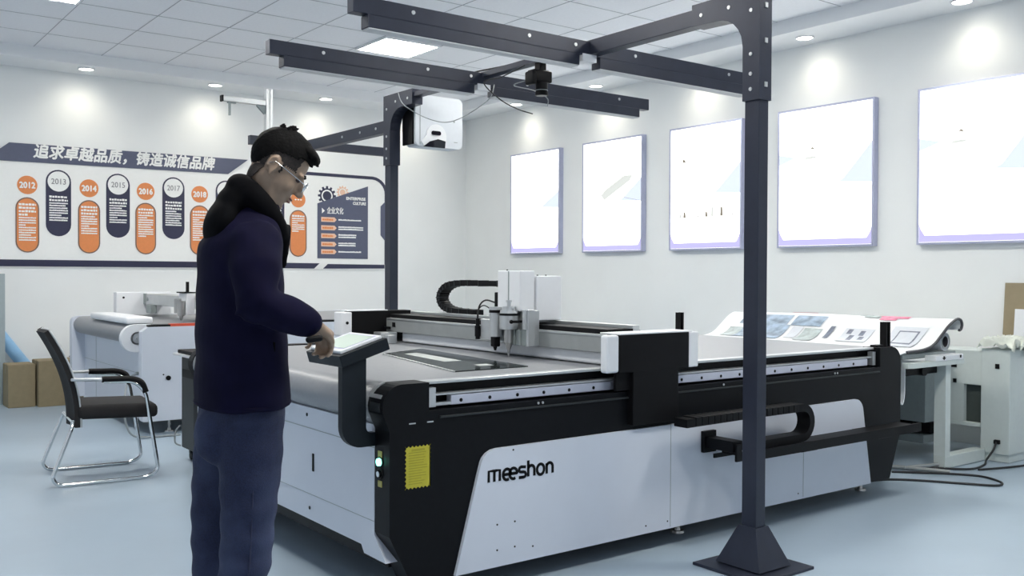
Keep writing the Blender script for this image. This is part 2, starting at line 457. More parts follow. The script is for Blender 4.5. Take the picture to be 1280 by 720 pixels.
for i, (x, yr) in enumerate(((2.273, '2013'), (2.882, '2015'), (3.49, '2017'), (4.107, ''), (4.716, ''))):
    p = flat('story_capsule', capsule(x, 1.736, 2.446, .25), 'navy', t, .004)
    c = new('year_disc', prism(B(), arc(x, 2.322, .108, 0, 360, 28)[:-1], 'y', yb-.0055, yb-.0039), 'printw', p)
    if yr: new('year_text', text_on_y(yr, x, yb-.0068, 2.318, size=.085, bold=.0004, depth=.001, width=.145), 'greyprint', p)
    rows(p, x-.092, x+.092, 2.17, 10, .016, .010, 'printw', 2+(i == 2), 30+i)
cp = flat('culture_panel', [(5.285, 1.54), (6.0, 1.54), (6.0, 2.489), (5.285, 2.235)], 'slate', t, .005)
for body, x, z, w, s in (('ENTERPRISE', 5.825, 2.315, .28, .052), ('CULTURE', 5.875, 2.256, .19, .052)):
    new('culture_heading', text_on_y(body, x, yb-.0065, z, size=s, bold=.0022, depth=.001, width=w), 'printw', cp)
new('culture_heading', text_on_y('企业文化', 5.53, yb-.0065, 2.145, size=.09, bold=.002, depth=.001, width=.23), 'printw', cp)
new('arrow_mark', prism(B(), [(5.345, 2.11), (5.385, 2.145), (5.345, 2.18)], 'y', yb-.0065, yb-.005), 'printw', cp)
for i, z in enumerate((2.035, 1.93, 1.828, 1.722, 1.626)):
    g = new('value_tag', prism(B(), [(5.335, z-.03), (5.52, z-.03), (5.55, z), (5.52, z+.03), (5.335, z+.03)], 'y', yb-.0065, yb-.005), 'paleor', cp)
    xe = (5.9, 5.93, 5.83, 5.82, 5.9)[i]
    rows(cp, 5.575, xe, z+(.026 if i in (1, 2, 3) else .012), 2 if i in (1, 2, 3) else 1, .02, .008, 'printw', 0, 50+i, .0055)
    rows(cp, 5.35, 5.50, z+.014, 1, .028, .01, 'orange', 0, 60+i, .007)
def gear(x, z, r, m, n):
    poly = []
    for k in range(n):
        a = 360*k/n
        for da, rr in ((-.30, .78), (-.2, 1.), (.2, 1.), (.30, .78)):
            an = R(a+da*360/n); poly.append((x+r*rr*math.cos(an), z+r*rr*math.sin(an)))
    g = flat('gear_emblem', poly, m, t, .003)
    b = B(); ribbon(b, arc(x, z, r*.55, 0, 360, 24)[:-1], r*.14, lambda u, v, d: (u, yb-.003-d, v), True, .0015); new('gear_ring', b, 'printw', g)
gear(5.417, 2.335, .125, 'navy', 12); gear(5.636, 2.39, .085, 'paleor', 12)
# ------------------------------------------------------------------ the big cutting table in front
mc = thing('cutting_machine', 'large white and black flatbed cutting machine with grey conveyor belt, in front of the man', 'machine', (3.7, 4.45, 0))
new('inner_frame', bx(1.95, 5.48, 3.42, 5.55, .14, .74), 'black', mc)
prof = arc(1.945, .812, .088, 90, 270, 14)+arc(5.45, .812, .088, 270, 450, 14)
new('conveyor_belt', prism(B(), prof, 'y', 3.405, 5.555), 'belt', mc, 40)
fas = [(1.99, .09), (1.886, .30), (1.886, .72)]+arc(1.945, .815, .092, 195, 92, 8)+[(2.07, .907), (2.07, .79), (5.33, .79), (5.33, .907)]+arc(5.46, .805, .102, 88, 0, 8)+[(5.56, .367), (5.446, .09)]
new('front_fascia', prism(B(), fas, 'y', 3.30, 3.42), 'black', mc)
fas2 = [(1.99, .09), (1.886, .30), (1.886, .72)]+arc(1.945, .815, .092, 195, 90, 8)+arc(5.46, .805, .102, 90, 0, 8)+[(5.56, .367), (5.446, .09)]
new('rear_fascia', prism(B(), fas2, 'y', 5.55, 5.62), 'black', mc)
# white front panel with its trapezoid outline
fp = [(2.192, .093), (2.305, .50)]+[(2.318+.085*(1-math.cos(R(a))), .535+.068*math.sin(R(a))) for a in (15, 30, 50, 70, 90)]+[(5.02, .613)]+arc(5.05, .533, .08, 85, 10, 6)+[(5.217, .09)]
fpo = new('front_panel', prism(B(), fp, 'y', 3.284, 3.302), 'white', mc)
b = B()
for x in (3.47, 4.545): box(b, x-.0015, x+.0015, 3.2828, 3.285, .10, .608)
new('panel_seam', b, 'greyd', fpo)
SCR = ((2.49, .588), (2.405, .275), (2.50, .275), (2.405, .165), (2.50, .165), (2.60, .15), (3.45, .13), (3.65, .585), (4.5, .125), (3.30, .13))
each('screw', len(SCR), lambda b, k: cyl(b, (SCR[k][0], 3.2825, SCR[k][1]), (SCR[k][0], 3.286, SCR[k][1]), .0045, n=8), 'pcgrey', fpo)
# lettering on the front panel
def letter_strokes():
    S = []; x = 0; h = .047; q = h/2
    S += [([(0, 0), (0, h), (.030, h)], 0), ([(.030, 0), (.030, h*.98)], 0), ([(.030, h*.86), (.036, h), (.060, h), (.060, 0)], 0)]
    for cx in (.099, .135):
        S.append(([(cx-.021, q), (cx+.021, q)]+arc(cx, q, .0215, 0, 300, 14, .0235), 0))
    cx = .186
    S.append(([(cx+.019, h-.003), (cx-.008, h)]+arc(cx-.008, h*.75, .011, 90, 270, 6)+[(cx+.008, q)]+arc(cx+.008, h*.25, .011, 90, -90, 6)+[(cx-.02, .001)], 0))
    S += [([(.219, 0), (.219, h*1.5)], 0), ([(.219, h*.7)]+arc(.236, h*.62, .018, 150, 0, 8)+[(.254, 0)], 0)]
    S.append((arc(.290, q, .0205, 0, 360, 20, .0235)[:-1], 1))
    S += [([(.326, 0), (.326, h*.98)], 0), ([(.326, h*.7)]+arc(.343, h*.62, .018, 150, 0, 8)+[(.361, 0)], 0)]
    return S
b = B()
for pts, cl in letter_strokes():
    ribbon(b, [(2.359+p[0]*.975, .462+p[1]) for p in pts], .0130, lambda u, v, d: (u, 3.2838-d, v), bool(cl), .0015)
new('brand_lettering', b, 'black2', fpo)
# linear rail along the front
b = B(); box(b, 2.07, 5.33, 3.395, 3.42, .79, .893); new('rail_channel', b, 'black2', mc)
new('top_edge_trim', bx(2.0, 5.40, 3.345, 3.405, .893, .906, .003), 'alu', mc)
gr = new('guide_rail', bx(2.20, 5.25, 3.335, 3.372, .80, .842, .003), 'rail', mc)
each('bolt_hole', 20, lambda b, k: cyl(b, (2.25+.15*k, 3.3335, .818), (2.25+.15*k, 3.336, .818), .008, n=10), 'black2', gr)
b = B(); box(b, 2.085, 5.318, 3.335, 3.39, .8455, .8525); box(b, 2.085, 2.118, 3.325, 3.36, .80, .880); box(b, 5.288, 5.318, 3.325, 3.36, .80, .882)
box(b, 2.085, 2.2, 3.335, 3.37, .803, .815)
new('rail_bracket', b, 'alu', mc)
new('fascia_ledge', bx(2.12, 5.32, 3.292, 3.302, .757, .766, .002), 'pcgrey', mc)
SX = (2.64, 2.665, 3.88, 4.86, 4.885)
each('fixing_screw', 5, lambda b, k: cyl(b, (SX[k], 3.297, .778), (SX[k], 3.301, .778), .006, n=8), 'alu', mc)
SL = (1.975, 2.06)
each('latch_slot', 2, lambda b, k: box(b, SL[k], SL[k]+.03, 3.298, 3.301, .743, .748), 'alu', mc)
# left end
new('end_panel', prism(B(), [(3.424, .735), (3.424, .286), (3.33, .188), (3.51, .19), (3.535, .222), (5.55, .222), (5.55, .735)], 'x', 1.886, 1.955), 'white', mc)
b = B(); box(b, 1.8845, 1.8865, 3.425, 5.55, .6395, .6425); box(b, 1.8845, 1.8865, 3.425, 5.55, .338, .340)
new('panel_seam', b, 'greyd', mc)
new('door_latch', bx(1.881, 1.888, 3.985, 4.002, .448, .53, .004), 'black2', mc)
LK = ((4.06, .70), (4.03, .275))
each('door_lock', 2, lambda b, k: cyl(b, (1.883, LK[k][0], LK[k][1]), (1.887, LK[k][0], LK[k][1]), .008, n=10), 'black2', mc)
for z, n, m in ((.591, 'lit_button', 'green_led'), (.543, 'key_switch', 'chrome')):
    cyl_b = B(); cyl(cyl_b, (1.872, 3.372, z), (1.888, 3.372, z), .0155 if n == 'lit_button' else .012, n=18); o = new(n, cyl_b, m, mc, 40)
    b = B(); tube(b, [(1.884, 3.372+.019*math.cos(2*PI*k/20), z+.019*math.sin(2*PI*k/20)) for k in range(20)], .004, 6, True); new('bezel', b, 'black2', o, 60)
for z in (.622, .502): new('name_plate', bx(1.882, 1.887, 3.36, 3.39, z-.013, z+.013, .002), 'olive', mc)
b = B(); prism(b, arc(1.945, .815, .0965, 157, 147, 3)+arc(1.945, .815, .090, 147, 157, 3), 'y', 3.325, 3.42); prism(b, arc(1.945, .815, .0965, 147, 105, 5)+arc(1.945, .815, .090, 105, 147, 5), 'y', 3.40, 3.42); new('corner_trim', b, 'alu', mc)
b = B(); prism(b, arc(1.945, .815, .096, 190, 168, 3)+arc(1.945, .815, .088, 168, 190, 3), 'y', 3.32, 3.40); new('corner_plate', b, 'pcgrey', mc)
# scalloped yellow sticker
x0, x1, z0, z1 = 1.956, 2.078, .480, .655
poly = []; n1, n2 = 7, 10
def scal(ax, az, bx_, bz, n):
    for k in range(n):
        for s in range(6):
            t = (k+s/6)/n; a = PI*s/6
            nx, nz = (bz-az), -(bx_-ax); l = math.hypot(nx, nz)
            d = .0065*math.sin(a)
            poly.append((ax+(bx_-ax)*t-nx/l*d, az+(bz-az)*t-nz/l*d))
scal(x0, z0, x1, z0, n1); scal(x1, z0, x1, z1, n2); scal(x1, z1, x0, z1, n1); scal(x0, z1, x0, z0, n2)
st = new('warning_sticker', prism(B(), poly, 'y', 3.2985, 3.3005), 'yellow', mc)
b = B(); rnd = random.Random(3)
for k in range(13):
    z = z1-.03-k*.0105; xa = x0+.016; xb = x1-.016-rnd.uniform(0, .03)
    box(b, xa, xb, 3.2978, 3.299, z, z+.0035)
box(b, x0+.03, x1-.03, 3.2978, 3.299, z1-.022, z1-.013)
new('small_print', b, 'yellowd', st)
# feet
def foot(par, x, y, h=.14):
    b = B(); cyl(b, (x, y, 0), (x, y, .012), .036, .033, 24); cyl(b, (x, y, .012), (x, y, .03), .018, .014, 16); cyl(b, (x, y, .03), (x, y, h), .009, n=12); cyl(b, (x, y, .06), (x, y, .072), .016, n=6)
    return new('levelling_foot', b, 'steel', par, 40)
for x in (2.15, 3.7, 5.36):
    for y in (3.45, 5.48): foot(mc, x, y)
# slotted posts at the table end
for y in (3.36, 5.10):
    b = B(); box(b, 5.455, 5.467, y-.022, y+.022, .90, 1.06); box(b, 5.49, 5.502, y-.022, y+.022, .90, 1.06); box(b, 5.462, 5.495, y+.008, y+.02, .90, 1.03); box(b, 5.44, 5.515, y-.03, y+.03, .898, .908)
    new('slotted_post', b, 'black2', mc)
new('idler_bracket', bx(5.36, 5.43, 3.34, 3.39, .905, .92, .003), 'black2', mc)

# gantry
gb = new('gantry_beam', bx(3.15, 3.36, 3.40, 5.56, .968, 1.052, .003), 'alu_dull', mc)
new('beam_top_strip', bx(3.166, 3.34, 3.42, 5.54, 1.05, 1.082), 'black2', gb)
b = B(); box(b, 3.146, 3.17, 3.42, 5.55, 1.046, 1.058, .002); box(b, 3.335, 3.385, 3.42, 5.55, 1.052, 1.098, .003); box(b, 3.2, 3.34, 3.43, 5.53, 1.046, 1.053)
new('beam_edge_rail', b, 'alu', gb)
new('beam_under_bar', bx(3.175, 3.29, 3.47, 5.40, .906, .968, .012, 3), 'white2', gb)
b = B(); box(b, 3.097, 3.574, 3.262, 3.305, .886, 1.066, .003); box(b, 3.16, 3.52, 3.30, 3.42, .91, 1.05); box(b, 3.189, 3.50, 3.262, 3.305, .63, .89, .003); box(b, 3.10, 3.19, 3.285, 3.305, .80, .888)
ec = new('gantry_end_cap', b, 'black2', gb)
b = B(); box(b, 3.018, 3.098, 3.262, 3.312, .888, 1.066, .012, 3); box(b, 3.573, 3.645, 3.262, 3.312, .888, 1.066, .008, 3); box(b, 3.10, 3.60, 3.264, 3.40, 1.066, 1.072)
new('end_cap_cover', b, 'white2', gb)
b = B(); box(b, 2.89, 3.34, 5.56, 5.66, .93, 1.105, .003); box(b, 3.1, 3.4, 5.62, 5.66, .64, .93)
new('gantry_end_cap', b, 'black2', gb)
b = B(); box(b, 2.816, 2.892, 5.55, 5.66, .945, 1.10, .008, 2); box(b, 2.86, 3.16, 5.56, 5.66, 1.105, 1.111); new('end_cap_cover', b, 'white2', gb)
b = B(); cyl(b, (2.856, 5.546, 1.03), (2.856, 5.552, 1.03), .010, n=10); box(b, 3.148, 3.165, 5.44, 5.48, 1.0, 1.03); box(b, 3.12, 3.15, 5.50, 5.55, .985, 1.0)
new('end_socket', b, 'black2', gb)
b = B(); box(b, 3.02, 3.14, 5.40, 5.50, .90, .97, .004); box(b, 3.04, 3.10, 5.34, 5.40, .90, .955, .004)
new('gantry_slide_block', b, 'alu', gb)

# cutting head on the gantry
ch = new('cutting_head', bx(3.10, 3.15, 3.93, 4.30, .972, 1.16, .004), 'alu', mc)
b = B(); box(b, 3.08, 3.178, 4.008, 4.212, 1.152, 1.37, .006); new('head_cover', b, 'white2', ch)
b = B(); box(b, 3.078, 3.0815, 4.106, 4.114, 1.152, 1.366); new('cover_groove', b, 'greyd', ch)
b = B(); box(b, 3.186, 3.36, 4.0, 4.25, 1.10, 1.342, .006); new('drive_cover', b, 'white2', ch)
CS = ((3.21, 4.1, 1.342), (3.27, 4.1, 1.342), (3.33, 4.1, 1.342), (3.10, 4.15, 1.37))
each('cover_screw', 4, lambda b, k: cyl(b, (CS[k][0], CS[k][1], CS[k][2]-.002), (CS[k][0], CS[k][1], CS[k][2]+.006), .005, n=8), 'pcgrey', ch)
sx, sy = 3.045, 4.06
b = B(); cyl(b, (sx, sy, 1.058), (sx, sy, 1.13), .050, n=32); cyl(b, (sx, sy, 1.142), (sx, sy, 1.158), .049, .046, 32); cyl(b, (sx, sy, 1.158), (sx, sy, 1.178), .034, n=24); cyl(b, (sx, sy, 1.178), (sx, sy, 1.20), .011, n=12); cyl(b, (sx, sy, 1.20), (sx, sy, 1.212), .016, n=6)
sp = new('oscillating_knife_tool', b, 'alu', ch, 40)
new('clamp_ring', cyl(B(), (sx, sy, 1.130), (sx, sy, 1.142), .052, n=32), 'black2', sp, 40)
b = B(); cyl(b, (sx, sy, .985), (sx, sy, 1.055), .026, n=20); cyl(b, (sx, sy, .948), (sx, sy, .985), .010, .024, 16); cyl(b, (sx, sy, .912), (sx, sy, .948), .004, .009, 10)
new('blade_holder', b, 'steel', sp, 40)
b = B(); box(b, 3.075, 3.10, 3.934, 4.056, .972, 1.056)
for k in range(5):
    yy = 3.945+k*.025; box(b, 3.06+.01*(k % 2), 3.10, yy-.011, yy+.011, .972, 1.056, .003)
new('cooling_block', b, 'greyd', ch)
b = B(); cyl(b, (3.06, 4.2, 1.01), (3.06, 4.2, 1.14), .034, n=28); cyl(b, (3.06, 4.2, 1.155), (3.06, 4.2, 1.172), .036, n=28)
tool = new('creasing_tool', b, 'alu', ch, 40)
new('clamp_ring', cyl(B(), (3.06, 4.2, 1.14), (3.06, 4.2, 1.155), .037, n=28), 'black2', tool, 40)
b = B(); box(b, 3.035, 3.075, 4.175, 4.215, .955, 1.015, .006); cyl(b, (3.05, 4.19, .935), (3.05, 4.19, .96), .006, .014, 10); new('wheel_holder', b, 'black2', tool)
b = B(); box(b, 3.075, 3.10, 4.22, 4.365, .985, 1.10, .004); new('sensor_plate', b, 'alu', ch)
b = B(); box(b, 3.06, 3.105, 3.912, 3.932, .97, 1.165, .003); box(b, 3.045, 3.062, 3.92, 3.945, 1.06, 1.165, .003); new('side_plate', b, 'alu', ch)
b = B(); cyl(b, (3.01, 3.98, 1.10), (3.07, 3.98, 1.10), .007, n=10); ell(b, (3.005, 3.985, 1.10), (.011, .011, .011), sub=2); new('lock_lever', b, 'black2', ch)
b = B(); cyl(b, (3.07, 4.385, 1.0), (3.07, 4.385, 1.06), .017, n=18); cyl(b, (3.07, 4.385, 1.06), (3.07, 4.385, 1.10), .012, n=18); cyl(b, (3.07, 4.385, .985), (3.07, 4.385, 1.0), .013, n=18); box(b, 3.08, 3.12, 4.35, 4.40, 1.03, 1.05)
cam = new('positioning_camera', b, 'black2', ch, 40)
b = B(); tube(b, smoothpts([(3.07, 4.385, 1.10), (3.07, 4.37, 1.17), (3.07, 4.31, 1.205), (3.08, 4.24, 1.195)], 6), .0045, 8); tube(b, smoothpts([(3.075, 4.40, 1.09), (3.075, 4.385, 1.15), (3.075, 4.33, 1.175), (3.08, 4.26, 1.15)], 6), .0035, 8)
new('cable', b, 'cable', cam, 60)
new('valve_block', bx(3.09, 3.12, 4.215, 4.255, 1.16, 1.25, .004), 'black2', ch)
def chain(path, w, th, y_or_x, place):
    bm = B(); ribbon(bm, path, w, place, th=th); return bm
pth = smoothpts([(4.26, 1.292, 0), (4.85, 1.292, 0), (5.12, 1.290, 0), (5.26, 1.262, 0), (5.32, 1.195, 0), (5.27, 1.135, 0), (5.15, 1.112, 0), (4.9, 1.108, 0)], 6)
cc = new('cable_carrier', chain([(p.x, p.y) for p in pth], .034, .075, 0, lambda u, v, d: (3.40+d, u, v)), 'black2', mc, 30)
b = B()
for i in range(2, len(pth)-1, 2):
    p = pth[i]; q = pth[i+1]; d = (q-p).normalized(); nrm = Vector((-d.y, d.x, 0))
    a_, c_ = p+nrm*.019, p-nrm*.019; ribbon(b, [(a_.x, a_.y), (c_.x, c_.y)], .006, lambda u, v, dd: (3.397+dd, u, v), th=.081)
new('carrier_link', b, 'pcgrey', cc)
# cable carrier along the front
pf = [(3.42, .634), (3.8, .638), (4.33, .640)]+arc(4.33, .5585, .0815, 88, -90, 12)+[(4.2, .477), (3.98, .476)]
fc = new('cable_carrier', chain(pf, .040, .085, 0, lambda u, v, d: (u, 3.13+d, v)), 'black2', mc, 30)
b = B(); x = 3.5
while x < 4.30: box(b, x-.02, x+.02, 3.127, 3.218, .6185, .6605, .003); x += .045
new('carrier_link', b, 'black2', fc)
b = B(); box(b, 3.80, 5.43, 3.09, 3.24, .438, .450); box(b, 3.80, 5.43, 3.085, 3.10, .414, .464)
tr = new('carrier_tray', b, 'black2', mc)
b = B(); box(b, 3.74, 5.15, 3.235, 3.245, .418, .440); box(b, 3.69, 3.785, 3.262, 3.284, .445, .555, .003); box(b, 3.705, 3.78, 3.09, 3.27, .47, .525, .003); box(b, 3.715, 3.86, 3.072, 3.086, .425, .512, .003)
for x in (4.36, 5.08): box(b, x-.07, x+.07, 3.11, 3.284, .404, .440, .003)
new('tray_bracket', b, 'black', tr)
each('bracket_screw', 2, lambda b, k: cyl(b, (3.76+.06*k, 3.069, .478), (3.76+.06*k, 3.074, .478), .006, n=8), 'alu', tr)

# operator console on its bent arm
con = new('console_arm', prism(B(), [(1.736, 1.0), (1.736, .735)]+arc(1.821, .735, .085, 180, 270, 8)+[(1.90, .65), (1.90, .705), (1.868, .705)]+arc(1.868, .730, .025, 270, 180, 5)+[(1.843, 1.02)], 'y', 3.415, 3.45), 'console', mc, 40)
tilt = Matrix.Translation((1.83, 3.555, 1.035)) @ Matrix.Rotation(-math.atan(.066/.215), 4, 'Y')
cb = box(B(), -.112, .112, -.155, .155, -.028, .022, .004, mtx=tilt)
hs = new('console_housing', cb, 'console', con)
tb = new('touch_tablet', box(B(), -.095, .100, -.135, .135, .022, .036, .004, mtx=tilt), 'white2', con)
new('screen', box(B(), -.065, .075, -.112, .108, .0352, .0372, mtx=tilt), 'screen', tb)
new('screen_border', box(B(), -.073, .083, -.120, .116, .0345, .0362, mtx=tilt), 'border', tb)

# sheet lying on the belt
b = B(); prism(b, [(2.622, 4.653), (2.987, 4.848), (2.843, 3.634), (2.415, 3.628)], 'z', .9005, .9055)
sh = tag(new('acrylic_sheet', b, 'glassdark'), 'dark glossy sheet lying on the grey belt under the gantry', 'sheet')
b = B(); ribbon(b, [(2.616, 4.645), (2.411, 3.63)], .012, lambda u, v, d: (u, v, .9015+d), th=.005); new('bright_edge', b, 'alu', sh)
b = B(); prism(b, [(2.70, 4.56), (2.80, 4.60), (2.735, 4.05), (2.63, 4.05)], 'z', .9055, .9062); new('reflection_strip', b, 'film', sh)  # reflection of a light bar, laid on as a pale strip
b = B(); prism(b, [(2.66, 3.83), (2.74, 3.84), (2.73, 3.76), (2.645, 3.76)], 'z', .9055, .9062); new('pale_tab', b, 'film', sh)  # small pale patch on the sheet

# ------------------------------------------------------------------ overhead frame with light bars
fr = thing('overhead_light_frame', 'dark blue-grey steel frame with two columns carrying light bars over the cutting machine', 'frame', (3.54, 4.5, 0))
def column(y, s):
    """s = side of the inner curve (+1 towards +Y)"""
    x0, x1 = 3.50, 3.575
    co = new('column', bx(x0+.004, x1-.004, y-.041, y+.041, .02, 2.20, .003), 'navysteel', fr)
    b = B(); h = .36
    poly = [(y-s*.048, 2.15), (y-s*.048, 2.66), (y+s*h, 2.66), (y+s*h, 2.555), (y+s*.20, 2.55)]
    poly += [(y+s*(.048+.15-.15*math.sin(R(a))), 2.40+.15*math.cos(R(a))) for a in (12, 25, 40, 55, 70, 90)]+[(y+s*.048, 2.15)]
    prism(b, poly, 'x', x0-.006, x1+.006)
    hd = new('column_head', b, 'navysteel', co)
    BT = ((y, 2.20), (y, 2.27), (y, 2.36), (y, 2.56), (y+s*.13, 2.60), (y+s*.30, 2.60))
    each('bolt', 6, lambda b, k: cyl(b, (x0-.010, BT[k][0], BT[k][1]), (x0-.005, BT[k][0], BT[k][1]), .009, n=10), 'alu', hd)
    BZ = (2.22, 2.42, 2.58)
    if s > 0: each('square_hole', 3, lambda b, k: box(b, 3.53, 3.548, y-.053, y-.048, BZ[k]-.011, BZ[k]+.011), 'alu', hd)
    b = B()
    lo = .125; hi = .050; z1 = .195
    vs = [b.verts.new((3.5375+sx_*q*(.9), y+sy_*q, z)) for q, z in ((lo, .02), (hi, z1)) for sx_, sy_ in ((-1, -1), (1, -1), (1, 1), (-1, 1))]
    for k in range(4): b.faces.new((vs[k], vs[(k+1) % 4], vs[4+(k+1) % 4], vs[4+k]))
    b.faces.new(vs[4:]); b.faces.new(vs[:4])
    new('gusset', b, 'navysteel', co)
    new('base_plate', bx(3.5375-.20, 3.5375+.20, y-.19, y+.19, 0, .014, .003), 'navysteel', co)
    return co
column(2.826, 1); column(6.17, -1)
b = B(); box(b, 3.502, 3.573, 2.87, 4.0, 2.56, 2.64, .003); new('cross_beam', b, 'navysteel', fr); b = bx(3.505, 3.57, 4.0, 5.85, 2.605, 2.636); cbm = new('rear_beam_strip', b, 'navysteel', fr)
def lightbar(y, xa, xb, la, ra, mid):
    lb = new('light_bar', bx(xa, xb, y-.03, y+.03, 2.553, 2.632, .003), 'navysteel', fr)
    for (p, q) in ((la, mid-.075), (mid+.075, ra)):
        b = B(); box(b, p, q, y-.036, y+.036, 2.492, 2.553, .003); hsn = new('lamp_housing', b, 'navysteel', lb)
        new('diffuser', bx(p+.004, q-.004, y-.033, y+.033, 2.486, 2.4925, .002), 'diff', lb)
    b = B(); box(b, mid-.05, mid+.05, y-.034, y+.034, 2.52, 2.56); new('bar_clamp', b, 'white2', lb)
    BX = (xa+.32, mid-.42, mid-.1, mid+.35, xb-.30)
    each('bolt', 5, lambda b, k: cyl(b, (BX[k], y-.034, 2.60), (BX[k], y-.028, 2.60), .010, n=10), 'alu', lb)
lightbar(3.97, 2.055, 4.96, 2.13, 4.84, 3.50)
lightbar(5.00, 2.085, 5.00, 2.165, 4.90, 3.52)
b = B(); box(b, 3.505, 3.57, 6.21, 8.05, 2.395, 2.485, .003); arm = new('rear_arm', b, 'navysteel', fr)
b = B(); box(b, 3.20, 4.58, 8.05, 8.11, 2.48, 2.56, .003); lb3 = new('light_bar', b, 'navysteel', fr)
BY = (6.35, 6.6, 6.9)
each('bolt', 3, lambda b, k: cyl(b, (3.50, BY[k], 2.44), (3.506, BY[k], 2.44), .010, n=10), 'alu', arm)

# projector hanging upright at the back column
XF[0] = Matrix.Translation((.143, .235, .042))
pj = thing('projector', 'white short-throw projector hung upright from the dark overhead frame', 'projector', (3.80, 6.01, 2.27))
b = B(); prism(b, rr2(3.455, 3.865, 2.238, 2.612, .03), 'y', 5.70, 5.84); bmesh.ops.bevel(b, geom=[e for e in b.edges], offset=.006, segments=2, affect='EDGES')
body = new('projector_body', b, 'projw', pj, 40)
b = B(); prism(b, [(3.53, 2.236), (3.70, 2.236), (3.715, 2.30)]+arc(3.63, 2.32, .085, 0, 180, 10)+[(3.50, 2.27)], 'y', 5.688, 5.702); new('lens_hood', b, 'white2', body)
b = B(); prism(b, [(3.515, 2.234), (3.70, 2.234), (3.705, 2.285), (3.64, 2.297), (3.57, 2.275)], 'y', 5.683, 5.692); new('mirror_recess', b, 'lens', body)
b = B(); prism(b, rr2(3.585, 3.665, 2.325, 2.355, .013), 'y', 5.683, 5.69); new('sensor_window', b, 'lens', body)
b = B(); box(b, 3.492, 3.497, 5.6985, 5.70, 2.25, 2.60); box(b, 3.79, 3.82, 5.6985, 5.70, 2.285, 2.290); cyl(b, (3.79, 5.697, 2.44), (3.79, 5.70, 2.44), .008, n=8); new('case_seam', b, 'greyd', body)
b = B(); box(b, 3.441, 3.456, 5.72, 5.86, 2.25, 2.61, .002); box(b, 3.441, 3.60, 5.838, 5.862, 2.35, 2.58, .002)
new('mount_bracket', b, 'black2', pj)
XF[0] = Matrix()

# camera hanging under the beam
XF[0] = Matrix.Translation((0, .04, .012))
cm = thing('camera', 'black camera hanging lens down under the cross beam beside the projector', 'camera', (3.54, 4.39, 2.42))
def cw(bm): return bm
new('camera_body', bx(3.47, 3.61, 4.35, 4.42, 2.475, 2.545, .010, 3), 'black2', cm, 40)
b = B(); box(b, 3.455, 3.49, 4.345, 4.425, 2.455, 2.535, .012, 3); new('hand_grip', b, 'black2', cm, 40)
b = B(); cyl(b, (3.555, 4.385, 2.415), (3.555, 4.385, 2.478), .036, n=28); cyl(b, (3.555, 4.385, 2.40), (3.555, 4.385, 2.416), .039, n=28); ln = new('lens', b, 'black2', cm, 40)
new('lens_ring', cyl(B(), (3.555, 4.385, 2.428), (3.555, 4.385, 2.432), .0375, n=28), 'greyd', ln, 40)
new('front_glass', cyl(B(), (3.555, 4.385, 2.398), (3.555, 4.385, 2.401), .032, n=28), 'lens', ln)
b = B(); box(b, 3.52, 3.57, 4.36, 4.41, 2.54, 2.5925, .004); cyl(b, (3.59, 4.385, 2.54), (3.59, 4.385, 2.552), .014, n=16); new('mount_plate', b, 'black2', cm)
b = B(); box(b, 3.60, 3.613, 4.37, 4.40, 2.49, 2.53, .002); new('silver_badge', b, 'alu', cm)
XF[0] = Matrix()
# loose cables on the frame
def part_cable(par, pts, r, m='cable', sub=8, name='cable'):
    return new(name, tube(B(), smoothpts(pts, sub), r, 8), m, par, 60)
def cable(label, pts, r, m='cable', sub=8, group=None, name='cable', cat='cable'):
    return tag(new(name, tube(B(), smoothpts(pts, sub), r, 8), m, None, 60), label, cat, group)
part_cable(fr, [(3.50, 4.52, 2.60), (3.46, 4.7, 2.555), (3.40, 4.80, 2.53), (3.50, 4.78, 2.44), (3.62, 4.75, 2.385), (3.72, 4.72, 2.36)], .004)
part_cable(fr, [(3.58, 4.94, 2.56), (3.52, 4.93, 2.45), (3.38, 5.1, 2.33), (3.32, 5.3, 2.36), (3.22, 5.45, 2.46), (3.2, 5.5, 2.55)], .003, 'gcable')
part_cable(fr, [(3.48, 4.49, 2.50), (3.42, 4.52, 2.47), (3.60, 4.55, 2.465), (3.70, 4.55, 2.43), (3.71, 4.56, 2.385)], .003, 'gcable')
part_cable(fr, [(3.54, 5.6, 2.645), (3.53, 5.2, 2.66), (3.55, 4.8, 2.65), (3.56, 4.5, 2.645), (3.62, 4.50, 2.60)], .005)
# ------------------------------------------------------------------ white cutting table at the back wall
m2 = thing('cutting_machine', 'white cutting machine with red edge strip standing at the back wall behind the office chair', 'machine', (4.1, 9.1, 0))
new('inner_frame', bx(2.36, 5.9, 8.16, 10.2, .16, .80), 'greyd', m2)
new('conveyor_belt', prism(B(), arc(2.30, .828, .085, 90, 270, 10)+arc(5.9, .828, .085, 270, 450, 10), 'y', 8.30, 10.15), 'belt', m2, 40)
new('front_panel', prism(B(), [(2.30, .115), (5.97, .115), (5.97, .90), (2.34, .90), (2.285, .86), (2.285, .13)], 'y', 8.08, 8.16), 'white', m2)
new('rear_panel', prism(B(), rr2(2.20, 5.97, .115, .915, .06), 'y', 10.15, 10.24), 'white', m2)
ep = new('end_panel', bx(2.32, 2.37, 8.16, 10.15, .12, .735), 'white', m2)
b = B(); box(b, 2.318, 2.3205, 8.16, 10.15, .50, .503); box(b, 2.318, 2.3205, 9.70, 9.705, .12, .735); cyl(b, (2.3, 8.3, .5), (2.321, 8.3, .5), .014, n=12)
new('panel_seam', b, 'greyd', ep)
b = B(); poly = arc(2.275, .80, .115, 90, 270, 12)+[(2.40, .685), (2.40, .735)]+arc(2.29, .80, .055, 270, 90, 10)+[(2.40, .87), (2.40, .915)]
prism(b, poly, 'y', 8.22, 8.29); new('end_bracket', b, 'white2', m2, 40)
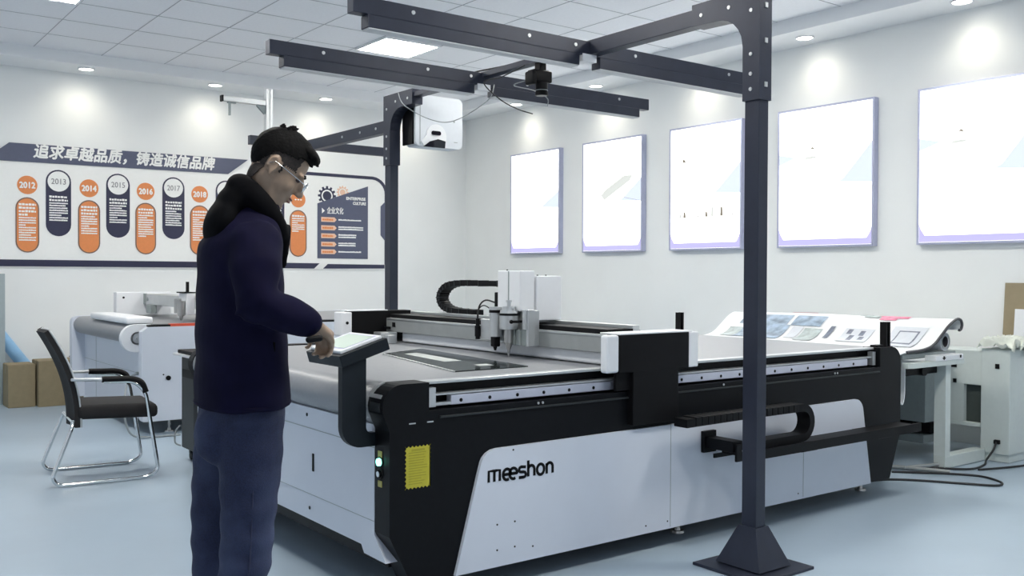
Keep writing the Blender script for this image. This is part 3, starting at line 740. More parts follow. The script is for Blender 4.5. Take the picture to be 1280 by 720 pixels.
b = B(); cyl(b, (2.30, 8.24, .80), (2.30, 8.29, .80), .042, n=20); cyl(b, (2.30, 8.22, .80), (2.30, 8.245, .80), .016, n=12); new('roller_bearing', b, 'alu', m2, 40)
new('top_cover', bx(2.23, 2.45, 8.33, 9.55, .915, .972, .015, 3), 'white2', m2, 40)
b = B(); box(b, 2.34, 2.52, 8.085, 8.14, .90, .916); box(b, 3.2, 5.9, 8.085, 8.14, .90, .916); new('edge_strip', b, 'black2', m2)
new('red_edge_strip', bx(2.52, 3.2, 8.083, 8.145, .90, .922), 'red', m2)
new('control_knob', cyl(B(), (2.50, 8.07, .47), (2.50, 8.082, .47), .02, n=14), 'black2', m2)
new('panel_screw', cyl(B(), (2.46, 8.074, .50), (2.46, 8.082, .50), .006, n=8), 'black2', m2)
for x in (2.55, 4.1, 5.6):
    for y in (8.22, 10.0): foot(m2, x, y, .18)
g2 = new('gantry_beam', bx(2.83, 3.03, 8.20, 9.92, 1.03, 1.135, .004), 'alu', m2)
new('gantry_end_cap', bx(2.56, 3.10, 9.92, 10.02, .92, 1.155, .008), 'white2', g2)
new('gantry_end_cap', bx(2.86, 3.30, 8.09, 8.20, .92, 1.15, .008), 'white2', g2)
b = B(); box(b, 2.822, 2.845, 9.86, 9.92, 1.03, 1.14); new('end_bracket', b, 'greyd', g2)
new('bolt', cyl(B(), (2.82, 9.80, 1.085), (2.832, 9.80, 1.085), .016, n=10), 'greyd', g2)
new('end_socket', cyl(B(), (2.63, 9.915, 1.10), (2.63, 9.921, 1.10), .011, n=10), 'black2', g2)
new('gantry_slide_block', bx(2.80, 2.86, 9.6, 9.75, .95, 1.03, .005), 'greyd', g2)
h2 = new('cutting_head', bx(2.76, 2.83, 8.40, 8.62, .98, 1.17, .006), 'white2', m2)
b = B(); cyl(b, (2.73, 8.46, .97), (2.73, 8.46, 1.10), .035, n=18); cyl(b, (2.73, 8.56, .99), (2.73, 8.56, 1.12), .03, n=18); cyl(b, (2.73, 8.46, .93), (2.73, 8.46, .97), .008, .02, 10); new('tool_holder', b, 'steel', h2, 40)
b = B(); box(b, 2.74, 2.84, 8.40, 8.62, 1.17, 1.18); box(b, 2.78, 2.80, 8.46, 8.49, 1.18, 1.27); new('sensor_post', b, 'black2', h2)
part_cable(m2, [(2.31, 8.3, .5), (2.22, 8.2, .47), (2.13, 8.0, .36), (2.10, 7.9, .2), (2.16, 7.92, .05), (2.3, 7.95, .012), (2.55, 7.92, .012)], .008, 'gcable')

# aluminium pole with arm in front of it
po = thing('camera_pole', 'thin aluminium pole with a short side arm, rising behind the man\'s head', 'pole', (3.335, 7.98, 0))
b = B(); box(b, 3.305, 3.332, 7.95, 8.01, .012, 2.96, .002); box(b, 3.332, 3.338, 7.956, 8.004, .012, 2.955); box(b, 3.338, 3.365, 7.95, 8.01, .012, 2.96, .002)
pole_o = new('pole', b, 'alu', po)
ar = new('arm', bx(2.925, 3.305, 7.955, 8.005, 2.815, 2.86, .003), 'alu', po)
new('arm_end_cap', bx(2.912, 2.926, 7.953, 8.007, 2.812, 2.863), 'black2', ar)
b = B(); box(b, 2.98, 2.995, 7.97, 7.99, 2.70, 2.815); box(b, 2.97, 3.04, 7.965, 7.995, 2.803, 2.816); new('clamp_rod', b, 'greyd', ar)
new('corner_brace', prism(B(), [(3.305, 2.815), (3.305, 2.74), (3.295, 2.74), (3.23, 2.805), (3.23, 2.815)], 'y', 7.965, 7.995), 'greyd', po)
new('base_plate', bx(3.26, 3.41, 7.90, 8.06, 0, .012, .003), 'black', po)

# ------------------------------------------------------------------ office chair
CH = (1.625, 6.70, 0); XF[0] = frame_rot(CH, R(-5.3))
c = thing('office_chair', 'black mesh office chair on a chrome sled base, standing left of the man', 'chair', CH)
c.rotation_euler = (0, 0, 0)
for s in (-1, 1):
    y = s*.285
    p = [(-.194, y*.80, .40), (-.205, y*.93, .36), (-.32, y, .06), (-.285, y, .014), (.245, y, .014), (.315, y, .05), (.235, y, .575), (.165, y, .645), (-.02, y, .655)]
    fo = new('leg_frame', tube(B(), roundpath(p, .07), .0125, 12), 'chrome', c, 60)
    new('armrest', tube(B(), roundpath([(.236, y, .57), (.212, y, .640), (.15, y, .662), (-.03, y, .667)], .06), .020, 12), 'black2', c, 60)
    new('arm_tube', tube(B(), [(-.03, y, .667), (-.14, y*.95, .668), (-.20, y*.80, .668)], .011, 10), 'alu', c, 60)
new('cross_tube', tube(B(), [(-.194, -.228, .40), (-.194, .228, .40)], .012, 10), 'chrome', c, 60)
new('cross_tube', tube(B(), [(.255, -.285, .42), (.255, .285, .42)], .011, 10), 'chrome', c, 60)
b = box(B(), -.17, .325, -.24, .24, .405, .50, .035, 4)
for v in b.verts:
    v.co.z += .012*math.cos(v.co.x*7)*math.cos(v.co.y*5)-.25*max(0, v.co.x-.24)**1.0*.6
new('seat', b, 'mesh', c, 60)
def back(u, v):
    z = .36+.625*v; x = -.150-.045*v-.135*v*v+.03*math.sin(PI*v)*.6; w = .225-.02*v
    yy = (u-.5)*2*w
    return (x-.025*(1-abs(u-.5)*2)**2, yy, z)
b = B(); grid(b, back, 10, 18); thicken(b, .03); new('backrest', b, 'mesh', c, 60)
edge = [back(0, k/18) for k in range(19)]+[back(k/10, 1) for k in range(1, 11)]+[back(1, 1-k/18) for k in range(1, 19)]
new('piping', tube(B(), [(p[0]+.006, p[1], p[2]) for p in edge], .006, 8), 'alu', c, 60)
XF[0] = Matrix()

# ------------------------------------------------------------------ computer cabinet half hidden behind the man
ca = thing('computer_cabinet', 'dark grey cabinet on casters with keyboard tray, half hidden behind the man', 'cabinet', (2.55, 6.6, 0))
new('body', bx(2.245, 2.85, 6.20, 6.95, .085, .74, .006), 'pcgrey', ca)
kt = new('keyboard_tray', bx(2.19, 2.80, 6.2, 6.97, .755, .772, .003), 'white2', ca)
b = B(); box(b, 2.2, 2.42, 6.25, 6.90, .775, .80, .006); box(b, 2.42, 2.84, 6.22, 6.93, .74, .83, .008); new('top_housing', b, 'black2', ca)
new('vent_slot', bx(2.238, 2.246, 6.60, 6.92, .60, .66, .002), 'black2', ca)
new('door_handle', bx(2.228, 2.246, 6.42, 6.45, .40, .52, .003), 'black2', ca)
for x in (2.30, 2.80):
    for y in (6.28, 6.88):
        b = B(); cyl(b, (x-.014, y, .03), (x+.014, y, .03), .03, n=18); box(b, x-.02, x+.02, y-.018, y+.018, .045, .086, .004); new('caster', b, 'black2', ca, 40)
b = B(); tube(b, smoothpts([(2.236, 6.96, .24), (2.21, 6.97, .2), (2.205, 6.97, .12), (2.24, 6.95, .095)], 6), .006, 8); new('side_cable', b, 'gcable', ca, 60)

# ------------------------------------------------------------------ cardboard boxes, film roll, panel at the back wall
def carton(x0, x1, y0, y1, h, label):
    t = thing('cardboard_box', label, 'box', ((x0+x1)/2, (y0+y1)/2, 0), 'cardboard boxes at the back wall')
    b = B(); box(b, x0, x1, y0, y1, 0, h, .004); bo = new('box_body', b, 'card', t)
    xm, ym = (x0+x1)/2, (y0+y1)/2
    b = B(); box(b, x0-.002, x1+.002, ym-.025, ym+.025, h-.09, h+.0015); new('packing_tape', b, 'cardd', bo)
    b = B(); box(b, x0+.005, x1-.005, y0+.004, ym-.002, h, h+.004); box(b, x0+.005, x1-.005, ym+.002, y1-.004, h, h+.004); new('top_flap', b, 'card', bo)
    return t
carton(1.69, 1.935, 10.50, 10.80, .425, 'shorter brown cardboard box at far left, under the blue film roll')
carton(1.95, 2.37, 10.42, 10.76, .455, 'wider brown cardboard box behind the back of the office chair')
b = B(); cyl(b, (1.50, 11.01, .98), (2.155, 10.935, .045), .062, n=24); fr_ = tag(new('film_roll', b, 'blue', None, 40), 'pale blue film roll leaning behind the cardboard box at far left', 'film roll')
b = B(); box(b, 1.42, 1.722, 10.86, 10.885, 0, 1.333, .003)
pn = tag(new('leaning_panel', b, 'bluegrey'), 'tall grey blue panel standing at the left edge of the photo', 'panel')
b = B(); box(b, -.012, .012, -.006, .006, -.09, .09, .002, mtx=Matrix.Translation((2.33, 10.60, .545)) @ Matrix.Rotation(R(35), 4, 'Y'))
tag(new('black_stick', b, 'black2'), 'small black stick standing out of the wider cardboard box', 'stick')

# ------------------------------------------------------------------ wide printer at the right
pr_ = thing('wide_format_printer', 'light grey wide printer with an open stand behind the right end of the cutting machine', 'printer', (6.9, 4.3, 0))
ecb = new('end_cabinet', bx(6.965, 7.33, 3.29, 3.50, .06, .82, .006), 'grey', pr_)
new('cabinet_skirt', bx(6.98, 7.33, 3.30, 3.50, .004, .115), 'grey', ecb)
b = B(); box(b, 6.958, 6.966, 3.365, 3.395, .68, .715, .002); box(b, 6.94, 6.966, 3.352, 3.392, .135, .165, .004); new('power_socket', b, 'black2', ecb)
b = B()
box(b, 6.98, 7.30, 3.50, 5.40, .545, .80, .004); box(b, 6.98, 7.30, 3.50, 5.40, .235, .265, .004); box(b, 6.981, 7.299, 3.635, 5.40, .26, .55); box(b, 7.27, 7.299, 3.502, 3.64, .26, .55)
bd = new('printer_body', b, 'grey', pr_)
b = B(); box(b, 7.02, 7.27, 3.505, 3.633, .266, .544); new('window_recess', b, 'recess', bd)
new('catch', bx(6.974, 6.982, 3.69, 3.715, .55, .58), 'black2', bd)
new('hinge', bx(6.974, 6.982, 3.69, 3.73, .665, .73), 'black2', bd)
new('shaded_front', bx(6.70, 6.98, 3.78, 5.40, .26, .64, .004), 'greyd', pr_)  # printer front lying in shade, the shade put into its darker grey
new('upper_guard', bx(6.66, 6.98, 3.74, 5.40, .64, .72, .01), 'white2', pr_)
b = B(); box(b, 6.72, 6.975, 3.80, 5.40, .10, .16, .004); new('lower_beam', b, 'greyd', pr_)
b = B(); box(b, 6.0, 6.395, 3.52, 3.58, .672, .734, .004); new('rail_shade_box', b, 'black2', pr_)  # black box standing in for the shade below the rail
b = B(); box(b, 6.78, 6.9, 3.78, 4.05, .17, .25, .004); cyl(b, (6.75, 3.9, .215), (6.75, 4.0, .215), .03, n=14); new('motor', b, 'black2', pr_)
b = B(); box(b, 6.401, 6.467, 3.461, 3.544, .085, .735); box(b, 6.40, 6.96, 3.46, 3.545, .004, .09, .004)
stn = new('stand_frame', b, 'grey', pr_)
b = B(); box(b, 6.401, 6.467, 5.301, 5.384, .085, .735); box(b, 6.40, 6.96, 5.30, 5.385, .004, .09, .004); new('stand_frame', b, 'grey', pr_)
b = B(); prism(b, [(5.885, 3.44), (5.92, 3.425), (6.58, 3.425), (6.58, 3.50), (5.92, 3.50), (5.885, 3.485)], 'z', .735, .768); rl = new('support_rail', b, 'grey', pr_)
new('support_rail', bx(5.89, 6.58, 5.30, 5.37, .735, .768, .004), 'grey', pr_)
cb2 = new('rail_cap', bx(6.20, 6.56, 3.42, 3.505, .768, .805, .004), 'white2', pr_)
b = B(); prism(b, [(6.30, .773), (6.325, .790), (6.31, .790), (6.31, .80), (6.29, .80), (6.29, .790), (6.275, .790)], 'y', 3.4185, 3.4205); box(b, 6.51, 6.53, 3.4185, 3.4205, .78, .80); new('arrow_mark', b, 'black2', cb2)
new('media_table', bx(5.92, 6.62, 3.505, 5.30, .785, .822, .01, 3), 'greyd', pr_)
b = B(); cyl(b, (6.20, 3.50, .70), (6.20, 5.30, .70), .036, n=20); new('feed_roller', b, 'black2', pr_, 40)
b = B(); tube(b, [(6.05, 3.86, .018), (6.28, 3.36, .018)], .014, 8); tube(b, [(6.15, 3.62, .018), (6.43, 3.50, .03)], .012, 8); new('foot_bar', b, 'alu_dull', pr_, 60)

# printed banner lying over the printer table
pbase = smoothpts([(5.80, .74, 0), (5.815, .805, 0), (5.90, .835, 0), (6.13, .845, 0), (6.27, .875, 0), (6.38, .945, 0), (6.47, 1.005, 0), (6.56, 1.042, 0), (6.612, 1.036, 0), (6.628, 1.0, 0), (6.605, .967, 0), (6.572, .968, 0)], 5)
def ban(u, v):
    """u along the profile 0..1, v along Y 0..1"""
    f = u*(len(pbase)-1); i = min(int(f), len(pbase)-2); p = pbase[i].lerp(pbase[i+1], f-i)
    y = 3.49+1.93*v+.10*u*(v-.2); sag = (1-.10*max(0, v-.55))
    z = .80+(p.y-.80)*sag+.006*math.sin(9*v+3*u)*max(0, u-.3)
    return Vector((p.x, y, z))
b = B(); grid(b, ban, 50, 40); thicken(b, .006)
bn = tag(new('printed_banner', b, 'banner', None, 60), 'long white printed vinyl banner spread over the printer at the right', 'banner')
def patch(name, u0, u1, v0, v1, m, off=.0045):
    b = B()
    def f(a, c):
        u = u0+(u1-u0)*a; v = v0+(v1-v0)*c; p = ban(u, v)
        du = ban(min(u+.01, 1), v)-p; dv = ban(u, v+.01)-p; n = du.cross(dv).normalized()
        if n.z < 0: n = -n
        return p+n*off
    grid(b, f, 6, 8); thicken(b, .001)
    return new(name, b, m, bn, 60)
for (u0, u1, v0, v1, m) in ((.30, .46, .64, .86, 'bphoto'), (.46, .58, .66, .90, 'bphoto'), (.30, .42, .86, .93, 'bgreen'), (.30, .44, .48, .56, 'bgreen'), (.46, .58, .50, .64, 'bphoto'), (.33, .45, .57, .62, 'bpale'), (.36, .47, .43, .45, 'bink'), (.33, .46, .26, .38, 'bpale'), (.36, .39, .28, .30, 'bink'), (.40, .44, .29, .31, 'bink'), (.35, .40, .325, .345, 'bink'), (.41, .45, .345, .365, 'bink'), (.60, .68, .17, .25, 'pink'), (.63, .71, .22, .30, 'pink'), (.57, .63, .21, .28, 'pink'), (.60, .64, .29, .35, 'bgreen'), (.64, .72, .33, .38, 'bgreen'), (.66, .70, .58, .70, 'pink')):
    patch('printed_picture', u0, u1, v0, v1, m, .0045+.0012*(m == 'bink'))
patch('printed_tag', .30, .50, .06, .19, 'bpale'); patch('printed_tag_frame', .34, .46, .08, .16, 'bink', .006); patch('printed_tag_centre', .352, .448, .086, .154, 'bpale', .0075)
b = B(); edgep = [ban(k/40, 0) for k in range(8, 40)]
tube(b, [(p.x, p.y-.004, p.z+.001) for p in edgep], .010, 6); new('dark_edge', b, 'bdark', bn, 60)
b = B(); pts = [(5.80, .80), (5.86, .79), (5.895, .74), (5.90, .60), (5.915, .51), (5.945, .49), (5.965, .56), (5.965, .68), (5.97, .77)]
pp = smoothpts([(a, c_, 0) for a, c_ in pts], 5); ribbon(b, [(p.x, p.y) for p in pp], .008, lambda u, v, d: (u, 3.51+d, v), th=1.75)
new('hanging_loop', b, 'banner', bn, 60)
b = B(); R0, R1 = .064, .040; n = 28
ro = [[b.verts.new((6.462+r*math.cos(2*PI*k/n), y, .889+r*math.sin(2*PI*k/n))) for k in range(n)] for r, y in ((R0, 3.50), (R0, 5.25), (R1, 5.25), (R1, 3.50))]
for q in range(4):
    for k in range(n): b.faces.new((ro[q][k], ro[q][(k+1) % n], ro[(q+1) % 4][(k+1) % n], ro[(q+1) % 4][k]))
rl_ = tag(new('vinyl_roll', b, 'bpale', None, 40), 'white hollow vinyl roll lying under the curled edge of the printed banner', 'roll')
b = B()
for r in (.046, .052, .058): tube(b, [(6.462+r*math.cos(2*PI*k/24), 3.499, .889+r*math.sin(2*PI*k/24)) for k in range(24)], .0016, 5, True)
new('roll_layers', b, 'greyd', rl_)
b = B()
ri = [[b.verts.new((6.462+.0398*math.cos(2*PI*k/n), y, .889+.0398*math.sin(2*PI*k/n))) for k in range(n)] for y in (3.503, 5.247)]
for k in range(n): b.faces.new((ri[0][k], ri[0][(k+1) % n], ri[1][(k+1) % n], ri[1][k]))
new('roll_core', b, 'bdark', rl_, 60)

# rag on the printer cabinet
from mathutils import noise as NZ
def rag(u, v):
    x = 6.90+.44*u+.02*NZ.noise((v*5, 3, 1)); y = 3.19+.33*v+.03*NZ.noise((u*5, 7, 2))
    p = Vector((x*9, y*9, 4)); p += .6*Vector((NZ.noise(p*.7), NZ.noise(p*.7+Vector((5, 1, 2))), 0))
    w = (1-abs(NZ.noise(p)))**3; w2 = 1-abs(NZ.noise(p*2.1+Vector((3, 3, 3))))
    z = .824+.075*w+.018*w2*w2
    dx = max(0, 6.955-x); dy = max(0, 3.275-y)
    if dx > 0: x = 6.952-.2*dx-.008*w; z -= dx*.7
    if dy > 0: y = 3.272-.2*dy-.016*w; z -= dy*(1.0 if u > .55 else .3)
    return (x, y, z)
b = B(); grid(b, rag, 60, 48); thicken(b, .003)
tag(new('cloth_rag', b, 'cloth', None, 60), 'crumpled white cloth lying on top of the grey printer cabinet', 'cloth')
# boards leaning against the right wall
def lean(y0, y1, h, xb, xt, th, name, m, label):
    a = math.atan((xt-xb)/h); mt = Matrix.Translation((xb, 0, 0)) @ Matrix.Rotation(a, 4, 'Y')
    return tag(new(name, box(B(), 0, th, y0, y1, 0.0, h/math.cos(a), .002, mtx=mt), m), label, 'board')
lean(2.75, 3.605, 1.30, 7.43, 7.535, .012, 'brown_board', 'board', 'tall brown board leaning on the right wall behind the white cloth')
lean(2.75, 3.505, 1.10, 7.385, 7.485, .012, 'white_board', 'white2', 'shorter white board leaning in front of the tall brown board')

cable('long black cable snaking over the floor from the right end of the cutting machine', [(5.55, 3.55, .008), (5.75, 3.50, .008), (5.9, 3.35, .008), (6.05, 3.12, .008), (6.16, 2.98, .008), (6.28, 3.02, .008), (6.35, 3.2, .008), (6.2, 3.42, .008), (6.0, 3.62, .008)], .0075)
part_cable(pr_, [(6.945, 3.372, .15), (6.90, 3.37, .10), (6.84, 3.39, .03), (6.74, 3.36, .009), (6.5, 3.36, .009), (6.3, 3.62, .009)], .0075)
cable('black cable on the floor running along the grey printer cabinet to the right edge', [(6.55, 3.30, .009), (6.8, 3.22, .009), (7.05, 3.17, .009), (7.32, 3.16, .009)], .0075)
# ------------------------------------------------------------------ the man at the console
PO = Vector((1.106, 2.798, 0)); XF[0] = frame_rot(PO, R(-37.05))
TH = R(25)
FW = Vector((math.cos(TH), math.sin(TH), 0)); LT = Vector((-math.sin(TH), math.cos(TH), 0))
def limb(bm, pts, rads, n=16):
    tube(bm, pts, list(rads), n)
    for p, r in zip(pts, rads): ell(bm, p, (r, r, r), sub=2)
def loft(bm, rings, n=32):
    """rings: (z, cx, cy, depth half, lateral half) turned with the torso"""
    L = []
    for z, cx, cy, a, b_ in rings:
        row = []
        for k in range(n):
            t = 2*PI*k/n; ct, s_ = math.cos(t), math.sin(t)
            ct = math.copysign(abs(ct)**.85, ct); s_ = math.copysign(abs(s_)**.85, s_)
            p = Vector((cx, cy, z))+FW*a*ct+LT*b_*s_; row.append(bm.verts.new(p))
        L.append(row)
    for i in range(len(L)-1):
        for k in range(n): bm.faces.new((L[i][k], L[i][(k+1) % n], L[i+1][(k+1) % n], L[i+1][k]))
    bm.faces.new(L[0][::-1]); bm.faces.new(L[-1])

HC = Vector((.089, 0, 1.668)); HM = Matrix.Translation(HC) @ Matrix.Rotation(R(12), 4, 'Z') @ Matrix.Rotation(R(35), 4, 'Y') @ Matrix.Scale(.91, 4)
def hd_ell(bm, c, r, rot=None, sub=3): bmesh.ops.create_icosphere(bm, subdivisions=sub, radius=1, matrix=HM @ Matrix.Translation(c) @ (rot or Matrix()) @ Matrix.Diagonal((*r, 1)))
def HP(x, y, z): return HM @ Vector((x, y, z))

def hand(bm, W, d, n, thumb, curl):
    """W wrist, d hand direction, n palm normal, thumb=+1/-1 side along l, curl per joint in degrees"""
    d = Vector(d).normalized(); n = Vector(n); n = (n-d*n.dot(d)).normalized(); l = d.cross(n)*thumb
    W = Vector(W)
    info = [(.030, .088, (.044, .026, .020), .0088), (.010, .092, (.048, .030, .021), .0092), (-.011, .088, (.044, .028, .020), .0088), (-.031, .078, (.034, .021, .018), .0078)]
    nails = []
    for k, (off, ml, segs, r) in enumerate(info):
        base = W+l*off*.55+d*.012; kn = W+l*off+d*ml
        limb(bm, [base, base.lerp(kn, .5)+n*.002, kn], [.016, .0145, r*1.2], 10)
        p = kn; a = 0; pts = [kn]; rs = [r*1.1]
        for j, s in enumerate(segs):
            a += R(curl[j]+4*k*(j == 0)); v = d*math.cos(a)+n*math.sin(a); p = p+v*s; pts.append(p); rs.append(r*(1.0, .94, .82)[j])
        limb(bm, pts, rs, 10); nails.append((p, v))
    limb(bm, [W+l*.012+d*.015, W+l*.034+d*.045+n*.012, W+l*.040+d*.075+n*.026, W+l*.034+d*.102+n*.034], [.016, .0135, .0105, .009], 10)
    ell(bm, W+d*.05-n*.0, (.030, .030, .018), sub=2)
    return nails

# --- body, one continuous surface
b = B()
hd_ell(b, (-.012, 0, .035), (.098, .077, .091)); hd_ell(b, (.030, 0, -.022), (.060, .062, .085)); hd_ell(b, (.040, 0, -.074), (.044, .046, .040)); hd_ell(b, (.070, 0, -.102), (.017, .020, .015))
hd_ell(b, (.0, 0, -.06), (.055, .055, .05))
limb(b, [HP(.086, 0, .016), HP(.098, 0, -.010), HP(.108, 0, -.030)], [.008, .0095, .0125], 10)
for s in (-1, 1):
    hd_ell(b, (.099, s*.012, -.034), (.011, .009, .008), sub=2); hd_ell(b, (.080, s*.030, .022), (.012, .026, .009), sub=2)
    hd_ell(b, (.056, s*.038, -.030), (.026, .020, .028), sub=2)
    hd_ell(b, (-.014, s*.074, -.006), (.016, .007, .027), Matrix.Rotation(R(-12), 4, 'Y'), 2)
    ear = [HP(-.014+.016*math.cos(R(a)), s*.081, -.004+.027*math.sin(R(a))) for a in range(-60, 215, 15)]
    tube(b, ear, .0045, 6); hd_ell(b, (-.004, s*.080, -.034), (.008, .006, .009), sub=2)
hd_ell(b, (.088, 0, -.060), (.012, .021, .006), sub=2); hd_ell(b, (.086, 0, -.071), (.011, .018, .006), sub=2)
limb(b, [HP(-.015, 0, -.03), Vector((.055, .0, 1.585)), Vector((.015, .0, 1.51)), Vector((-.01, 0, 1.45))], [.060, .056, .060, .075])
loft(b, [(.90, -.02, 0, .10, .15), (1.0, -.02, 0, .10, .155), (1.15, -.024, 0, .092, .145), (1.30, -.026, 0, .095, .155), (1.42, -.02, 0, .092, .165), (1.48, -.012, 0, .07, .13), (1.52, .005, 0, .05, .07)])
armN = [Vector((.060, -.140, 1.415)), Vector((.080, -.200, 1.36)), Vector((.086, -.215, 1.268)), Vector((.150, -.170, 1.234)), Vector((.215, -.125, 1.203))]
limb(b, armN, [.055, .048, .040, .036, .027])
armF = [Vector((-.080, .145, 1.415)), Vector((-.085, .220, 1.34)), Vector((-.070, .245, 1.21)), Vector((-.030, .235, 1.10)), Vector((0, .220, 1.0))]
limb(b, armF, [.055, .048, .040, .036, .027])
hand(b, armN[-1]+Vector((.006, .006, -.004)), (.10, .93, -.32), (-.10, -.30, -1), -1, (48, 62, 40))
hand(b, armF[-1]+Vector((.003, -.002, -.012)), (.18, -.06, -1), (-.3, -.9, .05), 1, (18, 22, 14))
legN = [Vector((.022, -.085, .92)), Vector((.034, -.095, .80)), Vector((.027, -.10, .62)), Vector((.020, -.10, .50)), Vector((0, -.10, .40)), Vector((-.012, -.10, .24)), Vector((-.022, -.10, .09))]
legF = [Vector((-.065, .085, .92)), Vector((-.105, .09, .80)), Vector((-.130, .10, .62)), Vector((-.136, .10, .50)), Vector((-.140, .10, .40)), Vector((-.144, .10, .24)), Vector((-.150, .10, .09))]
for L in (legN, legF):
    limb(b, L, [.085, .075, .060, .052, .050, .046, .036])
    a = L[-1]; limb(b, [a+FW*-.02+Vector((0, 0, -.045)), a+FW*.08+Vector((0, 0, -.052)), a+FW*.15+Vector((0, 0, -.062))], [.034, .032, .024], 12)
b = remesh(b, .0048, 5, .45)
man = tag(new('person', b, 'skin', None, 180), 'man in navy jacket and blue jeans standing at the console, looking down at the machine', 'person')

# --- hair
def hair_r(v):
    x, y, z = v
    r = 1.0+.05*max(0, z)+.16*max(0, x-.25)*max(0, z)*1.6
    r += .008*math.sin(17*x+5*y)*math.sin(13*y+9*z)+.007*math.sin(41*x)*math.sin(37*y+29*z)
    return r
b = B(); bmesh.ops.create_icosphere(b, subdivisions=5, radius=1)
for v in b.verts:
    n_ = v.co.normalized(); r = hair_r(n_); v.co = Vector((-.012+.100*n_.x*r, .081*n_.y*r, .038+.097*n_.z*r))
def hairline(x): 
    if x > .045: return .074
    if x > -.03: return .040+.022*(x+.03)/.075
    return .040-.098*min(1, (-.03-x)/.05)
bmesh.ops.delete(b, geom=[f for f in b.faces if f.calc_center_median().z < hairline(f.calc_center_median().x)], context='FACES')
thicken(b, .012)
rnd = random.Random(5)
for k in range(16):
    an = rnd.uniform(2.0, 4.3); e = rnd.uniform(.85, 1.35); dx, dy, dz = math.cos(e)*math.cos(an), math.cos(e)*math.sin(an), math.sin(e)
    p = Vector((-.012+.100*dx, .081*dy, .038+.101*dz)); q = p+Vector((.25+.3*rnd.random(), dy*.4, .75)).normalized()*rnd.uniform(.010, .020)
    tube(b, [p, p.lerp(q, .6)+Vector((0, 0, .003)), q], [.006, .004, .0006], 5)
ell(b, (.055, 0, .100), (.048, .056, .024), Matrix.Rotation(R(10), 4, 'Y'), 3)
for k in range(9):
    y_ = -.040+.080*k/8; p = Vector((.080, y_, .098)); q = Vector((.103-.18*abs(y_)+.003*(k % 2), y_*1.05, .084))
    tube(b, [p, p.lerp(q, .5)+Vector((.002, 0, .003)), q], [.009, .006, .001], 6)
bmesh.ops.transform(b, matrix=HM, verts=b.verts); hair = new('hair', b, 'hair', man, 60)
b = B(); bmesh.ops.create_icosphere(b, subdivisions=5, radius=1)
for v in b.verts:
    n_ = v.co.normalized(); v.co = Vector((-.012+.0965*n_.x, .0775*n_.y, .035+.0905*n_.z))
def keep(c):
    lo = .020 if c.x > .02 else (-.012 if c.x > -.035 else -.042)
    if c.x > .058: return False
    if -.036 < c.x < .012 and c.z < .022: return False
    return c.z > lo
bmesh.ops.delete(b, geom=[f for f in b.faces if not keep(f.calc_center_median())], context='FACES')
nb = B(); bmesh.ops.create_icosphere(nb, subdivisions=5, radius=1, matrix=Matrix.Translation((-.020, 0, -.040)) @ Matrix.Diagonal((.0560, .067, .075, 1)))
bmesh.ops.delete(nb, geom=[f for f in nb.faces if f.calc_center_median().x > -.040+.25*(f.calc_center_median().z+.04) or f.calc_center_median().z < -.088], context='FACES')
me = bpy.data.meshes.new('tmp'); nb.to_mesh(me); nb.free(); b.from_mesh(me); bpy.data.meshes.remove(me)
thicken(b, .003); bmesh.ops.transform(b, matrix=HM, verts=b.verts); new('cropped_side_hair', b, 'fade', hair, 60)
# eyes, brows, lips
for s in (-1, 1):
    b = B(); hd_ell(b, (.0775, s*.031, .003), (.010, .014, .006), sub=2); new('eye', b, 'eye', man, 60)
    b = B(); tube(b, [HP(.088, s*.012, .024), HP(.090, s*.028, .029), HP(.080, s*.048, .023)], [.003, .0038, .002], 6); new('eyebrow', b, 'hair', man, 60)
b = B(); hd_ell(b, (.0915, 0, -.0605), (.0095, .019, .0045), sub=2); hd_ell(b, (.0895, 0, -.071), (.009, .016, .0045), sub=2); new('lips', b, 'lip', man, 60)
# glasses
g = B()
for s in (-1, 1):
    tube(g, [HP(.112-.004*abs(math.cos(t)), s*.034+.0245*math.cos(t), -.003+.020*math.sin(t)) for t in [2*PI*k/24 for k in range(24)]], .0013, 6, True)
    tube(g, [HP(.108, s*.058, .002), HP(.095, s*.070, .004), HP(.03, s*.079, .008), HP(-.010, s*.083, .010), HP(-.03, s*.082, -.008)], .0013, 6)
tube(g, [HP(.110, -.0105, .002), HP(.116, 0, .006), HP(.110, .0105, .002)], .0013, 6)
gl = new('glasses', g, 'chrome', man, 60)
M['lensclear'] = mat('clear_lens', (.9, .92, .95), .03, alpha=.12)
for s in (-1, 1):
    b = B(); vs = [b.verts.new(HP(.112-.004*abs(math.cos(t)), s*.034+.0235*math.cos(t), -.003+.019*math.sin(t))) for t in [2*PI*k/24 for k in range(24)]]
    b.faces.new(vs); thicken(b, .001); new('lens', b, 'lensclear', gl)

# --- jacket
b = B()
loft(b, [(.950, -.018, 0, .135, .215), (.975, -.018, 0, .138, .219), (1.00, -.019, 0, .136, .216), (1.11, -.022, 0, .132, .208), (1.256, -.026, 0, .124, .200), (1.378, -.028, 0, .122, .202), (1.44, -.022, 0, .118, .198), (1.49, -.008, 0, .098, .165), (1.535, .012, 0, .078, .105), (1.56, .022, 0, .070, .085)])
limb(b, [Vector((.058, -.140, 1.428)), Vector((.076, -.192, 1.36)), Vector((.086, -.215, 1.268)), Vector((.150, -.170, 1.234)), Vector((.208, -.130, 1.206))], [.080, .072, .066, .056, .046])
limb(b, [Vector((-.080, .145, 1.428)), Vector((-.085, .212, 1.35)), Vector((-.072, .245, 1.21)), Vector((-.030, .235, 1.10)), Vector((-.004, .221, 1.02))], [.080, .072, .064, .054, .046])
